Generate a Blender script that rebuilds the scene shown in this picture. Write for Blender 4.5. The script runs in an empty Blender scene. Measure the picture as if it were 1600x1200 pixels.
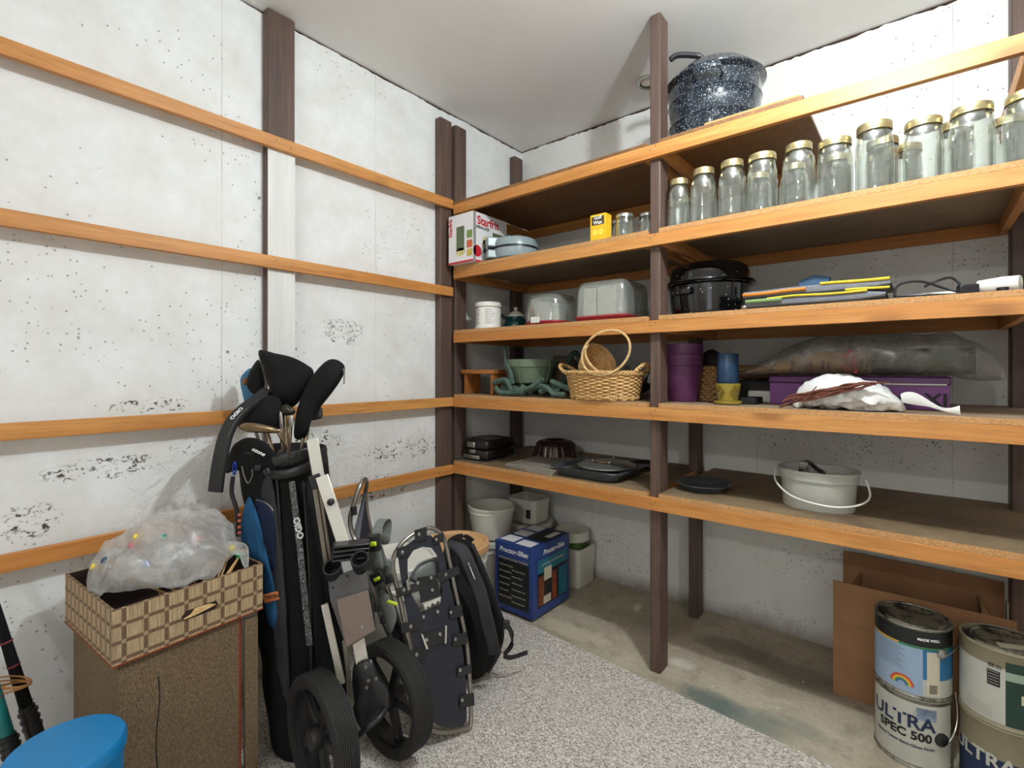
import bpy, bmesh, math, random
from mathutils import Vector, Matrix, noise
random.seed(7)
PI = math.pi
SC = bpy.context.scene
COL = SC.collection

# ------------------------------------------------------------------ camera
FPX = 778.0; HZ = 578.0; EYE = 1.05
YAW = math.atan(640/778)
cd = bpy.data.cameras.new('camera'); cam = bpy.data.objects.new('camera', cd); COL.objects.link(cam)
cam.location = (0, 0, EYE); cam.rotation_euler = (PI/2, 0, YAW)
cd.sensor_fit = 'HORIZONTAL'; cd.sensor_width = 36; cd.lens = 36*FPX/1600
cd.shift_y = -(600-HZ)/1600; cd.clip_start = .02
SC.camera = cam
# ------------------------------------------------------------------ light
SC.view_settings.view_transform = 'Standard'; SC.view_settings.look = 'None'
SC.view_settings.gamma = 1; SC.view_settings.use_curve_mapping = False
SC.view_settings.exposure = 0.8
W = bpy.data.worlds.new('world'); SC.world = W; W.use_nodes = True
W.node_tree.nodes['Background'].inputs[0].default_value = (.9, .95, 1, 1)
W.node_tree.nodes['Background'].inputs[1].default_value = .3
def lamp(name, loc, power, col, r):
    l = bpy.data.lights.new(name, 'POINT'); l.energy = power; l.color = col; l.shadow_soft_size = r
    o = bpy.data.objects.new(name, l); COL.objects.link(o); o.location = loc; return o
lamp('bulb_near', (-.06, 1.0, 2.11), 35, (.93, .99, 1.05), .03)
lamp('bulb_far', (.02, -2.1, 2.10), 23, (.95, .98, .98), .035)
# added soft fill light behind the camera, tilted up to lift the ceiling
la = bpy.data.lights.new('fill_light', 'AREA'); la.shape = 'RECTANGLE'; la.size = 1.0; la.size_y = 1.9; la.energy = 5; la.color = (.9, .95, 1)
lo = bpy.data.objects.new('fill_light', la); COL.objects.link(lo); lo.location = (.9, -2.5, 1.05); lo.rotation_euler = (PI/2+.65, 0, .35)

# ------------------------------------------------------------------ helpers
XL, YB, ZC = -1.754, 2.218, 2.286          # left wall, back wall, ceiling
XR, YN = 1.55, -2.75                        # right wall, near wall
RX = -1.696                                 # front plane of the left wall rails
FY = 1.628                                  # front plane of the shelf rails
CA, SA = math.cos(YAW), math.sin(YAW)
def rayd(px, py):
    u = (px-800)/FPX; v = (HZ-py)/FPX
    return Vector((-SA+u*CA, CA+u*SA, v))
def at(px, py, ax, val):
    d = rayd(px, py); i = 'xyz'.index(ax); o = Vector((0, 0, EYE))
    return o+d*((val-o[i])/d[i])
def CP(px, py, dep):
    return Vector((0, 0, EYE))+rayd(px, py)*dep
def xat(px, y): return at(px, 578, 'y', y).x

def lin(c):
    c = c/255
    return c/12.92 if c <= .04045 else ((c+.055)/1.055)**2.4
def rgb(c):
    if isinstance(c, str): c = [int(c[i:i+2], 16) for i in (0, 2, 4)]
    return (lin(c[0]), lin(c[1]), lin(c[2]), 1)

class NT:
    def __init__(s, name):
        s.m = bpy.data.materials.new(name); s.m.use_nodes = True; s.t = s.m.node_tree
        s.b = s.t.nodes['Principled BSDF']; s.out = s.t.nodes['Material Output']; s.co = None
    def n(s, typ, **kw):
        x = s.t.nodes.new(typ)
        for k, v in kw.items(): setattr(x, k, v)
        return x
    def l(s, a, b): s.t.links.new(a, b)
    def setin(s, x, i, v):
        if hasattr(v, 'links') or isinstance(v, bpy.types.NodeSocket): s.l(v, x.inputs[i])
        else: x.inputs[i].default_value = v
    def obj(s, scale=(1, 1, 1), rot=(0, 0, 0)):
        if not s.co: s.co = s.n('ShaderNodeTexCoord')
        mp = s.n('ShaderNodeMapping'); s.l(s.co.outputs['Object'], mp.inputs[0])
        mp.inputs['Scale'].default_value = scale; mp.inputs['Rotation'].default_value = rot
        return mp.outputs[0]
    def noise(s, vec, scale, detail=3, rough=.5, dist=0):
        x = s.n('ShaderNodeTexNoise'); s.l(vec, x.inputs['Vector'])
        x.inputs['Scale'].default_value = scale; x.inputs['Detail'].default_value = detail
        x.inputs['Roughness'].default_value = rough; x.inputs['Distortion'].default_value = dist
        return x.outputs[0]
    def voro(s, vec, scale, out='Distance', rnd=1):
        x = s.n('ShaderNodeTexVoronoi'); s.l(vec, x.inputs['Vector']); x.inputs['Scale'].default_value = scale
        x.inputs['Randomness'].default_value = rnd
        return x.outputs[out]
    def math(s, op, a, b=0, c=0):
        x = s.n('ShaderNodeMath', operation=op)
        s.setin(x, 0, a); s.setin(x, 1, b)
        if op in ('MULTIPLY_ADD',): s.setin(x, 2, c)
        return x.outputs[0]
    def rng(s, v, a, b, lo=0, hi=1):
        x = s.n('ShaderNodeMapRange'); s.setin(x, 0, v)
        for i, q in enumerate((a, b, lo, hi)): x.inputs[i+1].default_value = q
        return x.outputs[0]
    def mix(s, f, a, b, blend='MIX'):
        x = s.n('ShaderNodeMix', data_type='RGBA', blend_type=blend)
        s.setin(x, 0, f)
        s.setin(x, 6, a if not isinstance(a, (str, list, tuple)) else rgb(a) if not (len(a) == 4 and not isinstance(a, str)) else a)
        s.setin(x, 7, b if not isinstance(b, (str, list, tuple)) else rgb(b) if not (len(b) == 4 and not isinstance(b, str)) else b)
        return x.outputs[2]
    def bump(s, h, strength=.3, dist=.002):
        x = s.n('ShaderNodeBump'); s.l(h, x.inputs['Height'])
        x.inputs['Strength'].default_value = strength; x.inputs['Distance'].default_value = dist
        s.l(x.outputs[0], s.b.inputs['Normal'])
    def col(s, v): s.setin(s.b, 'Base Color', v)
    def sep(s, vec):
        x = s.n('ShaderNodeSeparateXYZ'); s.l(vec, x.inputs[0]); return x.outputs

MATS = {}
def pm(name, c, rough=.55, metal=0, var=.12, vs=12, bump=0, bs=120, stretch=(1, 1, 1), spec=.5, coat=0):
    """plain procedural paint / plastic / cloth / metal with a little uneven wear"""
    if name in MATS: return MATS[name]
    t = NT(name); v = t.obj(stretch)
    n = t.noise(v, vs, 4, .6)
    c = rgb(c); d = tuple(x*(1-var) for x in c[:3])+(1,); h = tuple(min(1, x*(1+var*.6)) for x in c[:3])+(1,)
    t.col(t.mix(t.rng(n, .3, .7), d, h))
    t.b.inputs['Roughness'].default_value = rough; t.b.inputs['Metallic'].default_value = metal
    t.b.inputs['Specular IOR Level'].default_value = spec
    if coat: t.b.inputs['Coat Weight'].default_value = coat
    if bump: t.bump(t.noise(v, bs, 3), bump, .002)
    MATS[name] = t.m; return t.m

class MB:
    """collects shapes and links them as ONE mesh object"""
    def __init__(s): s.v = []; s.f = []; s.mi = []; s.cur = 0
    def add(s, vs, fs):
        o = len(s.v); s.v += [Vector(v) for v in vs]
        for f in fs: s.f.append([o+i for i in f]); s.mi.append(s.cur)
    def box(s, lo, hi, M=None, taper=None):
        x0, y0, z0 = lo; x1, y1, z1 = hi
        vs = [Vector(p) for p in ((x0, y0, z0), (x1, y0, z0), (x1, y1, z0), (x0, y1, z0), (x0, y0, z1), (x1, y0, z1), (x1, y1, z1), (x0, y1, z1))]
        if taper:
            cx, cy = (x0+x1)/2, (y0+y1)/2
            for v in vs[:4]: v.x = cx+(v.x-cx)*taper; v.y = cy+(v.y-cy)*taper
        if M: vs = [M @ v for v in vs]
        s.add(vs, [(0, 3, 2, 1), (4, 5, 6, 7), (0, 1, 5, 4), (1, 2, 6, 5), (2, 3, 7, 6), (3, 0, 4, 7)]); return s
    def lathe(s, prof, seg=32, c=(0, 0, 0), sx=1, sy=1, M=None, n=2.0):
        vs = []; rings = []
        for r, z in prof:
            if r < 1e-6:
                rings.append([len(vs)]); vs.append(Vector((c[0], c[1], c[2]+z))); continue
            ring = []
            for k in range(seg):
                a = 2*PI*k/seg; ca, sa = math.cos(a), math.sin(a)
                if n != 2: ca = math.copysign(abs(ca)**(2/n), ca); sa = math.copysign(abs(sa)**(2/n), sa)
                ring.append(len(vs)); vs.append(Vector((c[0]+r*sx*ca, c[1]+r*sy*sa, c[2]+z)))
            rings.append(ring)
        fs = []
        for a, b in zip(rings, rings[1:]):
            if len(a) == 1 and len(b) == 1: continue
            for k in range(seg):
                k2 = (k+1) % seg
                if len(a) == 1: fs.append((a[0], b[k2], b[k]))
                elif len(b) == 1: fs.append((a[k], a[k2], b[0]))
                else: fs.append((a[k], a[k2], b[k2], b[k]))
        if M: vs = [M @ v for v in vs]
        s.add(vs, fs); return s
    def tube(s, pts, r, seg=10, cyc=False, flat=None, up=None):
        """round tube, or a flat strap when flat=(half width, half thickness)"""
        pts = [Vector(p) for p in pts]; n = len(pts)
        rs = r if isinstance(r, (list, tuple)) else [r]*n
        tang = []
        for i in range(n):
            if cyc: d = pts[(i+1) % n]-pts[i-1]
            else: d = pts[min(i+1, n-1)]-pts[max(i-1, 0)]
            tang.append(d.normalized())
        u = Vector(up) if up else (Vector((0, 0, 1)) if abs(tang[0].z) < .9 else Vector((1, 0, 0)))
        vs = []; rings = []
        a = (u-tang[0]*u.dot(tang[0])).normalized()
        for i in range(n):
            a = (a-tang[i]*a.dot(tang[i]))
            if up: a2 = Vector(up)-tang[i]*Vector(up).dot(tang[i]); a = a2 if a2.length > .05 else a
            a.normalize(); b = tang[i].cross(a); ring = []
            for k in range(seg):
                t = 2*PI*k/seg+(PI/seg if flat else 0); ca, sa = math.cos(t), math.sin(t)
                if flat:
                    ca = math.copysign(min(1, abs(ca)*1.3), ca)*flat[0]; sa = math.copysign(min(1, abs(sa)*1.3), sa)*flat[1]
                    p = pts[i]+a*ca*rs[i]+b*sa*rs[i]
                else: p = pts[i]+(a*ca+b*sa)*rs[i]
                ring.append(len(vs)); vs.append(p)
            rings.append(ring)
        fs = []
        rr = rings+[rings[0]] if cyc else rings
        for q, w in zip(rr, rr[1:]):
            for k in range(seg): k2 = (k+1) % seg; fs.append((q[k], q[k2], w[k2], w[k]))
        if not cyc: fs.append(tuple(reversed(rings[0]))); fs.append(tuple(rings[-1]))
        s.add(vs, fs); return s
    def surf(s, nu, nv, f, cu=False, cv=False):
        vs = [Vector(f(i/(nu if cu else nu-1), j/(nv if cv else nv-1))) for j in range(nv) for i in range(nu)]
        fs = []
        for j in range(nv if cv else nv-1):
            for i in range(nu if cu else nu-1):
                i2 = (i+1) % nu; j2 = (j+1) % nv
                fs.append((j*nu+i, j*nu+i2, j2*nu+i2, j2*nu+i))
        s.add(vs, fs); return s
    def prism(s, poly, a, b, M):
        """poly in local xy extruded from z=a to z=b, placed by matrix M"""
        n = len(poly)
        vs = [M @ Vector((x, y, a)) for x, y in poly]+[M @ Vector((x, y, b)) for x, y in poly]
        fs = [tuple(reversed(range(n))), tuple(range(n, 2*n))]+[(k, (k+1) % n, n+(k+1) % n, n+k) for k in range(n)]
        s.add(vs, fs); return s
    def ico(s, c, r, sub=2, sc=(1, 1, 1)):
        bm = bmesh.new(); bmesh.ops.create_icosphere(bm, subdivisions=sub, radius=1)
        bm.verts.ensure_lookup_table()
        s.add([Vector(c)+Vector((v.co.x*r*sc[0], v.co.y*r*sc[1], v.co.z*r*sc[2])) for v in bm.verts], [[v.index for v in f.verts] for f in bm.faces]); bm.free(); return s
    def move(s, f):
        s.v = [Vector(f(v)) for v in s.v]; return s
    def build(s, name, mats, parent=None, label=None, smooth=40, bevel=0, seg=2, solid=0, sub=0):
        me = bpy.data.meshes.new(name); me.from_pydata([tuple(v) for v in s.v], [], s.f)
        if not isinstance(mats, (list, tuple)): mats = [mats]
        for m in mats: me.materials.append(m)
        for p, i in zip(me.polygons, s.mi): p.material_index = min(i, len(mats)-1)
        bm = bmesh.new(); bm.from_mesh(me); bmesh.ops.recalc_face_normals(bm, faces=bm.faces); bm.to_mesh(me); bm.free()
        if smooth:
            for p in me.polygons: p.use_smooth = True
            me.set_sharp_from_angle(angle=math.radians(smooth))
        o = bpy.data.objects.new(name, me); COL.objects.link(o)
        if solid: q = o.modifiers.new('s', 'SOLIDIFY'); q.thickness = solid; q.offset = 0
        if bevel: q = o.modifiers.new('b', 'BEVEL'); q.width = bevel; q.segments = seg; q.limit_method = 'ANGLE'; q.angle_limit = math.radians(50)
        if sub: q = o.modifiers.new('u', 'SUBSURF'); q.levels = sub; q.render_levels = sub
        if parent: o.parent = parent
        if label: o['label'] = label
        return o
def tag(o, label, cat, group=None):
    o['label'] = label; o['category'] = cat
    if group: o['group'] = group
    return o
def thing(name, label, cat, loc=(0, 0, 0), rz=0, group=None):
    o = bpy.data.objects.new(name, None); COL.objects.link(o); o.empty_display_size = .05
    o.location = loc; o.rotation_euler = (0, 0, rz); return tag(o, label, cat, group)
def struct(o): o['kind'] = 'structure'; return o
def dup(root, loc, rz, label, group=None):
    r = root.copy(); COL.objects.link(r); r.location = loc; r.rotation_euler = (0, 0, rz); r['label'] = label
    if group: r['group'] = group
    for ch in list(root.children):
        c = ch.copy(); COL.objects.link(c); c.parent = r
        for g in list(ch.children):
            d = g.copy(); COL.objects.link(d); d.parent = c
    return r
def frame(o, ex, ey, ez=None):
    """matrix with origin o and axes ex, ey (ez = ex x ey)"""
    ex = Vector(ex).normalized(); ey = Vector(ey); ey = (ey-ex*ey.dot(ex)).normalized(); ez = ex.cross(ey)
    return Matrix(((ex.x, ey.x, ez.x, o[0]), (ex.y, ey.y, ez.y, o[1]), (ex.z, ey.z, ez.z, o[2]), (0, 0, 0, 1)))
def text_mb(body, size, fmap, mb=None, bold=0, ax='CENTER', sx=1.0, shear=0, space=1.0):
    """lettering as mesh; fmap(x, y) -> 3-D point"""
    cu = bpy.data.curves.new('t', 'FONT'); cu.body = body; cu.size = size; cu.align_x = ax; cu.align_y = 'CENTER'
    cu.offset = bold; cu.shear = shear; cu.space_character = space; cu.resolution_u = 3
    to = bpy.data.objects.new('t', cu); COL.objects.link(to)
    dg = bpy.context.evaluated_depsgraph_get(); me = bpy.data.meshes.new_from_object(to.evaluated_get(dg))
    mb = mb or MB()
    mb.add([fmap(v.co.x*sx, v.co.y) for v in me.vertices], [list(p.vertices) for p in me.polygons])
    bpy.data.objects.remove(to); bpy.data.curves.remove(cu); bpy.data.meshes.remove(me); return mb
def planar(o, ex, ey, off=.0008):
    o = Vector(o); ex = Vector(ex).normalized(); ey = Vector(ey).normalized(); n = ex.cross(ey)
    return lambda x, y: o+ex*x+ey*y+n*off
def cylmap(c, r, a0, z0, off=.0006):
    """wrap on a cylinder about z; text runs counter-clockwise seen from above"""
    return lambda x, y: Vector((c[0]+(r+off)*math.cos(a0+x/r), c[1]+(r+off)*math.sin(a0+x/r), c[2]+z0+y))
def qd(mb, fm, x0, y0, x1, y1, n=1):
    """rectangle on a mapped surface, split in n columns"""
    for k in range(n):
        a = x0+(x1-x0)*k/n; b = x0+(x1-x0)*(k+1)/n
        mb.add([fm(a, y0), fm(b, y0), fm(b, y1), fm(a, y1)], [(0, 1, 2, 3)])
    return mb
def nz(p, s, seed=0): return noise.noise(Vector(p)*s+Vector((seed*7.1, seed*3.3, seed*1.7)))
def blobfn(c, rad, seed, amp=.12, sc=8, n=2.0, flatb=None):
    """crumpled closed blob; returns f(u,v)"""
    def f(u, v):
        a = 2*PI*u; b = PI*(v-.5)
        x, y, z = math.cos(b)*math.cos(a), math.cos(b)*math.sin(a), math.sin(b)
        if n != 2:
            x = math.copysign(abs(x)**(2/n), x); y = math.copysign(abs(y)**(2/n), y); z = math.copysign(abs(z)**(2/n), z)
        p = Vector((x*rad[0], y*rad[1], z*rad[2])); k = 1+amp*nz(p, sc, seed)*2+amp*.5*nz(p, sc*2.7, seed+3)
        p = p*k
        if flatb is not None: p.z = max(p.z, -flatb)
        return Vector(c)+p
    return f
def smooth_pts(pts, n=6, cyc=False):
    """Catmull-Rom through pts"""
    P = [Vector(p) for p in pts]; out = []; m = len(P)
    rng_ = range(m if cyc else m-1)
    for i in rng_:
        a = P[(i-1) % m] if cyc or i > 0 else P[0]; b = P[i]; c = P[(i+1) % m]; d = P[(i+2) % m] if cyc or i+2 < m else P[-1]
        for k in range(n):
            t = k/n
            out.append(.5*((2*b)+(c-a)*t+(2*a-5*b+4*c-d)*t*t+(3*b-a-3*c+d)*t*t*t))
    if not cyc: out.append(P[-1])
    return out
# ------------------------------------------------------------------ materials of the room
def wall_mat(name, axis, clusters, seams, thr=.555, base='edeeee', rough_zone=None, stain=None):
    t = NT(name); v = t.obj(); X, Y, Z = t.sep(v)
    H = Y if axis == 'x' else X
    n1 = t.noise(v, 2.2, 4, .6); n2 = t.noise(v, 7, 5, .65)
    base_c = t.mix(t.rng(n2, .35, .75), base, 'dcdcd6')
    # density of specks
    dens = t.rng(n1, .46, .72, 0, .42)
    cm = None
    nzv = t.noise(v, 9, 4, .7)
    for (h, z, rh, rz) in clusters:
        a = t.math('POWER', t.math('DIVIDE', t.math('SUBTRACT', H, h), rh), 2)
        b = t.math('POWER', t.math('DIVIDE', t.math('SUBTRACT', Z, z), rz), 2)
        d = t.math('ADD', t.math('ADD', a, b), t.math('MULTIPLY', t.math('SUBTRACT', nzv, .5), 1.6))
        k = t.rng(d, .3, 1.3, 1, 0)
        cm = k if cm is None else t.math('MAXIMUM', cm, k)
    dens2 = t.math('ADD', dens, t.math('MULTIPLY', cm, .75)) if cm is not None else dens
    # fine pin holes
    mpv = t.obj((1, 1, 1)); wob = t.noise(v, 60, 2)
    vd = t.voro(v, 85); vr = t.sep(t.voro(v, 85, 'Color'))[0]
    hole = t.math('MULTIPLY', t.rng(vd, .16, .3, 1, 0), t.math('LESS_THAN', vr, t.math('MULTIPLY', dens2, .5)))
    va = t.math('ADD', t.voro(v, 30), t.math('MULTIPLY', t.math('SUBTRACT', wob, .5), .5)); vb = t.sep(t.voro(v, 30, 'Color'))[1]
    hole2 = t.math('MULTIPLY', t.rng(va, .1, .2, 1, 0), t.math('LESS_THAN', vb, t.math('MULTIPLY', dens2, .2)))
    hl = t.math('MAXIMUM', t.math('MULTIPLY', hole, .62), t.math('MULTIPLY', hole2, .8))
    if cm is not None:
        big = t.noise(t.obj((1, 1, 1.6)), 38, 4, .7, 1.2)
        bh = t.math('MULTIPLY', t.rng(big, thr, thr+.055), t.rng(cm, .35, .8))
        hl = t.math('MAXIMUM', hl, bh)
    c = t.mix(hl, base_c, '4c443a')
    if stain: c = t.mix(t.math('MULTIPLY', t.rng(t.math('ADD', Z, t.math('MULTIPLY', t.math('SUBTRACT', n2, .5), .12)), 0, .07, 1, 0), .75), c, '6a5c4a')
    for h in seams:
        w = t.math('ABSOLUTE', t.math('SUBTRACT', H, t.math('ADD', h, t.math('MULTIPLY', t.math('SUBTRACT', n2, .5), .006))))
        c = t.mix(t.math('MULTIPLY', t.rng(w, .0006, .0022, 1, 0), t.rng(n1, .4, .6, .12, .55)), c, '8d8880')
    t.col(c); t.b.inputs['Roughness'].default_value = .62
    hgt = t.math('ADD', t.math('MULTIPLY', t.noise(v, 40, 4, .6), .5), t.math('MULTIPLY', hl, -1.5))
    if rough_zone:
        h, z, rh, rz = rough_zone
        a = t.math('POWER', t.math('DIVIDE', t.math('SUBTRACT', H, h), rh), 2)
        b = t.math('POWER', t.math('DIVIDE', t.math('SUBTRACT', Z, z), rz), 2)
        k = t.rng(t.math('ADD', a, b), .6, 1.3, 1, 0)
        hgt = t.math('ADD', hgt, t.math('MULTIPLY', t.math('MULTIPLY', t.noise(v, 24, 4, .65, .8), k), 9))
    t.bump(hgt, .5, .0022)
    return t.m
M_wallL = wall_mat('white_painted_concrete_left', 'x',
    [(.45, .945, .11, .028), (.36, .775, .17, .035), (.62, .81, .12, .03), (.2, .66, .06, .05), (1.40, .70, .28, .05), (1.28, .56, .2, .06), (1.10, 1.2, .1, .06), (.97, .79, .12, .05)],
    [.65, 1.239, .06, -.6], rough_zone=(.9, .66, .55, .2))
M_wallB = wall_mat('white_painted_concrete_back', 'y',
    [(-1.136, .16, .2, .14), (-.45, .06, .28, .05), (-.2, .79, .4, .1), (.16, 1.42, .1, .08), (-.2, .3, .3, .1)],
    [-1.297, -.52, .08], thr=.63, base='e6e6e2', stain=True)
M_wallO = pm('white_wall_paint', 'c6bfb6', .7, var=.05)
M_ceil = pm('ceiling_paint', 'efeeeb', .6, var=.04, vs=3)
M_gap = pm('dark_gap_fill', '3a2417', .9, var=.5, vs=30)  # dark brown stands in for the shade in the gap under the ceiling

def floor_mat():
    t = NT('stained_concrete'); v = t.obj()
    n1 = t.noise(v, 3.5, 5, .62, .6); n2 = t.noise(v, 14, 5, .7); n3 = t.noise(v, 70, 3)
    c = t.mix(t.rng(n1, .3, .7), 'a09480', 'c9bfa9')
    c = t.mix(t.rng(n2, .5, .72, 0, .6), c, '857865')
    c = t.mix(t.rng(n3, .35, .7, 0, .2), c, '5f574b')
    X, Y, Z = t.sep(v)
    def spot(x, y, rx, ry, colr, k):
        nonlocal c
        a = t.math('POWER', t.math('DIVIDE', t.math('SUBTRACT', X, x), rx), 2); b = t.math('POWER', t.math('DIVIDE', t.math('SUBTRACT', Y, y), ry), 2)
        d = t.math('ADD', t.math('ADD', a, b), t.math('MULTIPLY', t.math('SUBTRACT', n2, .5), 2.6))
        c = t.mix(t.rng(d, .2, 1.2, k, 0), c, colr)
    spot(-.52, 1.62, .11, .06, '4d6361', .75); spot(-.40, 1.60, .12, .07, '566a6a', .6); spot(-.30, 1.66, .1, .05, '66726c', .4)
    spot(-.66, 1.76, .05, .035, 'd8d3c6', .8); spot(-1.1, 1.7, .2, .05, 'cfc6ab', .5); spot(-.55, 1.98, .16, .07, '5a5045', .6); spot(-.3, 1.95, .2, .08, '5a5045', .5)
    sp = t.math('MULTIPLY', t.rng(t.voro(v, 26), .08, .14, 1, 0), t.math('LESS_THAN', t.sep(t.voro(v, 26, 'Color'))[0], .1))
    c = t.mix(t.math('MULTIPLY', sp, .8), c, 'e0dccf')
    t.col(c); t.b.inputs['Roughness'].default_value = .6; t.bump(n2, .25, .003); return t.m
M_floor = floor_mat()

def wood_mat(name, c1, c2, axis, knot='8a5428', ks=8, grain=14, rough=.5, dark=None):
    t = NT(name)
    st = {'x': (.06, 1, 1), 'y': (1, .06, 1), 'z': (1, 1, .05)}[axis]
    kst = {'x': (.45, 1, 1), 'y': (1, .45, 1), 'z': (1, 1, .45)}[axis]
    v = t.obj(st); w = t.obj(kst); z = t.obj()
    g = t.noise(v, grain*9, 5, .6, .4); big = t.noise(v, grain*1.2, 3, .5, .8); blot = t.noise(z, 2.3, 3)
    c = t.mix(t.rng(big, .35, .65), c1, c2)
    c = t.mix(t.rng(g, .42, .7, 0, .5), c, knot)
    c = t.mix(t.rng(blot, .4, .7, 0, .3), c, c1)
    kd = t.voro(w, ks); kr = t.sep(t.voro(w, ks, 'Color'))[0]
    k = t.math('MULTIPLY', t.rng(kd, .10, .24, 1, 0), t.math('LESS_THAN', kr, .35))
    c = t.mix(t.math('MULTIPLY', k, .7), c, knot)
    if dark: c = t.mix(t.rng(t.noise(z, 9, 4), .5, .75, 0, .5), c, dark)
    t.col(c); t.b.inputs['Roughness'].default_value = rough; t.bump(g, .25, .001); return t.m
M_pinex = wood_mat('pine_along_x', 'c27f3c', 'd69a56', 'x')
M_piney = wood_mat('pine_along_y', 'c27f3c', 'd69a56', 'y')
M_post = wood_mat('brown_stained_stud', '52403a', '6b5448', 'z', knot='38281f', ks=3, rough=.55)
M_whitestud = wood_mat('white_painted_stud', 'dcdcd8', 'e8e8e4', 'z', knot='cfcfca', ks=2)

def osb_mat():
    t = NT('strand_board'); v = t.obj((1, 2.2, 1))
    a = t.noise(v, 34, 5, .75, 2.5); b = t.noise(t.obj(), 5, 3)
    c = t.mix(t.rng(a, .3, .7), '5e3f26', 'a3774a'); c = t.mix(t.rng(b, .4, .65, 0, .45), c, '6b432a')
    t.col(c); t.b.inputs['Roughness'].default_value = .6; t.bump(a, .3, .002); return t.m
def chip_mat(name, c1, c2, worn=0):
    t = NT(name); v = t.obj(); a = t.noise(v, 220, 3, .7); b = t.noise(v, 6, 4, .6, .5)
    c = t.mix(t.rng(a, .3, .7), c1, c2)
    if worn: c = t.mix(t.rng(b, .42, .68, 0, worn), c, '5b4532')
    t.col(c); t.b.inputs['Roughness'].default_value = .7; t.bump(a, .3, .001); return t.m
M_osb = osb_mat(); M_chip = chip_mat('particle_board', '87705a', 'a58d70', .35); M_chipb = chip_mat('worn_particle_board', '705c46', '94805f', .7)
M_chipe = chip_mat('particle_board_edge', 'a8733f', 'cfa06a')
def rug_mat():
    t = NT('berber_carpet'); v = t.obj(); a = t.noise(t.obj((1, 1.8, 1), (0, 0, .5)), 150, 3, .8); b = t.noise(v, 5, 3)
    c = t.mix(t.rng(a, .40, .60), '857b71', 'f4ede4'); c = t.mix(t.rng(b, .3, .7, 0, .12), c, 'c0b6ac')
    t.col(c); t.b.inputs['Roughness'].default_value = .95; t.b.inputs['Specular IOR Level'].default_value = .1
    t.bump(a, .9, .004); return t.m

# ------------------------------------------------------------------ room shell
struct(MB().box((XL-.15, YN-.15, -.1), (XR+.15, YB+.15, 0)).build('floor', M_floor))
struct(MB().box((XL-.15, YN-.15, ZC), (XR+.15, YB+.15, ZC+.1)).build('ceiling', M_ceil))
def ragged(n, a, b, mk, back, top, amp, name, m):
    """wall slab with an uneven top edge just short of the ceiling"""
    mb = MB(); r = random.Random(5); vs = []
    for i in range(n+1):
        s_ = a+(b-a)*i/n; h = top+r.uniform(-amp, amp)*.5+amp*nz((s_, 0, 3), 6)
        vs += [mk(s_, 0, 0), mk(s_, 0, h), mk(s_, back, h), mk(s_, back, 0)]
    fs = []
    for i in range(n):
        o = i*4; p = o+4
        fs += [(o, p, p+1, o+1), (o+1, p+1, p+2, o+2), (o+2, p+2, p+3, o+3)]
    fs += [(0, 1, 2, 3), (n*4+3, n*4+2, n*4+1, n*4)]
    mb.add(vs, fs); return struct(mb.build(name, m, smooth=0))
ragged(260, YN, YB+.12, lambda s_, d, z: (XL-d, s_, z), .12, 2.279, .005, 'wall_left', M_wallL)
ragged(200, XL, XR, lambda s_, d, z: (s_, YB+d, z), .12, 2.278, .006, 'wall_back', M_wallB)
struct(MB().box((XR, YN, 0), (XR+.1, YB+.1, ZC)).build('wall_right', M_wallO))
struct(MB().box((XL-.12, YN-.1, 0), (.35, YN, ZC)).box((1.4, YN-.1, 0), (XR+.1, YN, ZC)).box((.35, YN-.1, 2.05), (1.4, YN, ZC)).build('wall_near', M_wallO))
struct(MB().box((XL-.1, YN, 2.24), (XL-.003, YB+.1, ZC-.0005)).build('dark_gap_strip_1', M_gap, smooth=0))  # dark strip added behind the ragged wall top to darken the gap
struct(MB().box((XL, YB+.003, 2.235), (XR, YB+.1, ZC-.0005)).build('dark_gap_strip_2', M_gap, smooth=0))

# carpet remnant
rb = MB(); r_ = random.Random(3)
edge = [(-1.62, 1.632)]+[(-1.5+i*.02, 1.636-.08*((-1.5+i*.02+1.5)/1.1)+r_.uniform(-.002, .002)) for i in range(0, 116)]
poly = edge+[(.82, -1.2), (-1.62, -1.2)]
rb.prism(list(reversed(poly)), 0.0005, .011, Matrix())
tag(rb.build('rug', rug_mat(), smooth=0), 'speckled beige carpet remnant lying on the concrete floor', 'rug')

# ------------------------------------------------------------------ rack on the left wall
rk = thing('wall_rack', 'long pine rails nailed across dark studs on the left white wall', 'wall rack', (XL, .8, 0))
def lp(mb): return mb.move(lambda v: v-Vector((XL, .8, 0)))
for nm, y0, y1, zt in (('post', 1.565, 1.638, 2.222), ('post', .779, .875, 2.284), ('post', -.62, -.53, 2.284)):
    lp(MB().box((XL, y0, 0), (-1.716, y1, zt))).build(nm, M_post, rk, bevel=.004)
lp(MB().box((-1.7165, .7795, .0), (-1.7145, .8745, 1.806))).build('painted_face', M_whitestud, rk, 'white painted lower front of the stud', bevel=.0005)
RAILZ = (1.847, 1.437, .9216, .605)
for zt in RAILZ:
    lp(MB().box((-1.716, -1.5, zt-.042), (RX, FY+.001, zt))).build('rail', M_piney, rk, bevel=.0015)
MBN = []
nail = pm('nail_steel', '70665c', .4, .8)
for zt in RAILZ:
    for y in (.80, .85, 1.585, 1.615):
        lp(MB().ico((RX, y, zt-.014-.012*(y > .84)), .0028, 1, (.3, 1, 1))).build('nail', nail, rk)
for zt in (1.82, 1.515, 1.215, .915, .60):
    for x in (-.722, -.704): MBn = MB().ico((x+.7, FY-1.9, zt-.012+(x+.722)*.5), .0028, 1, (1, .3, 1)); MBN.append(MBn)

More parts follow.
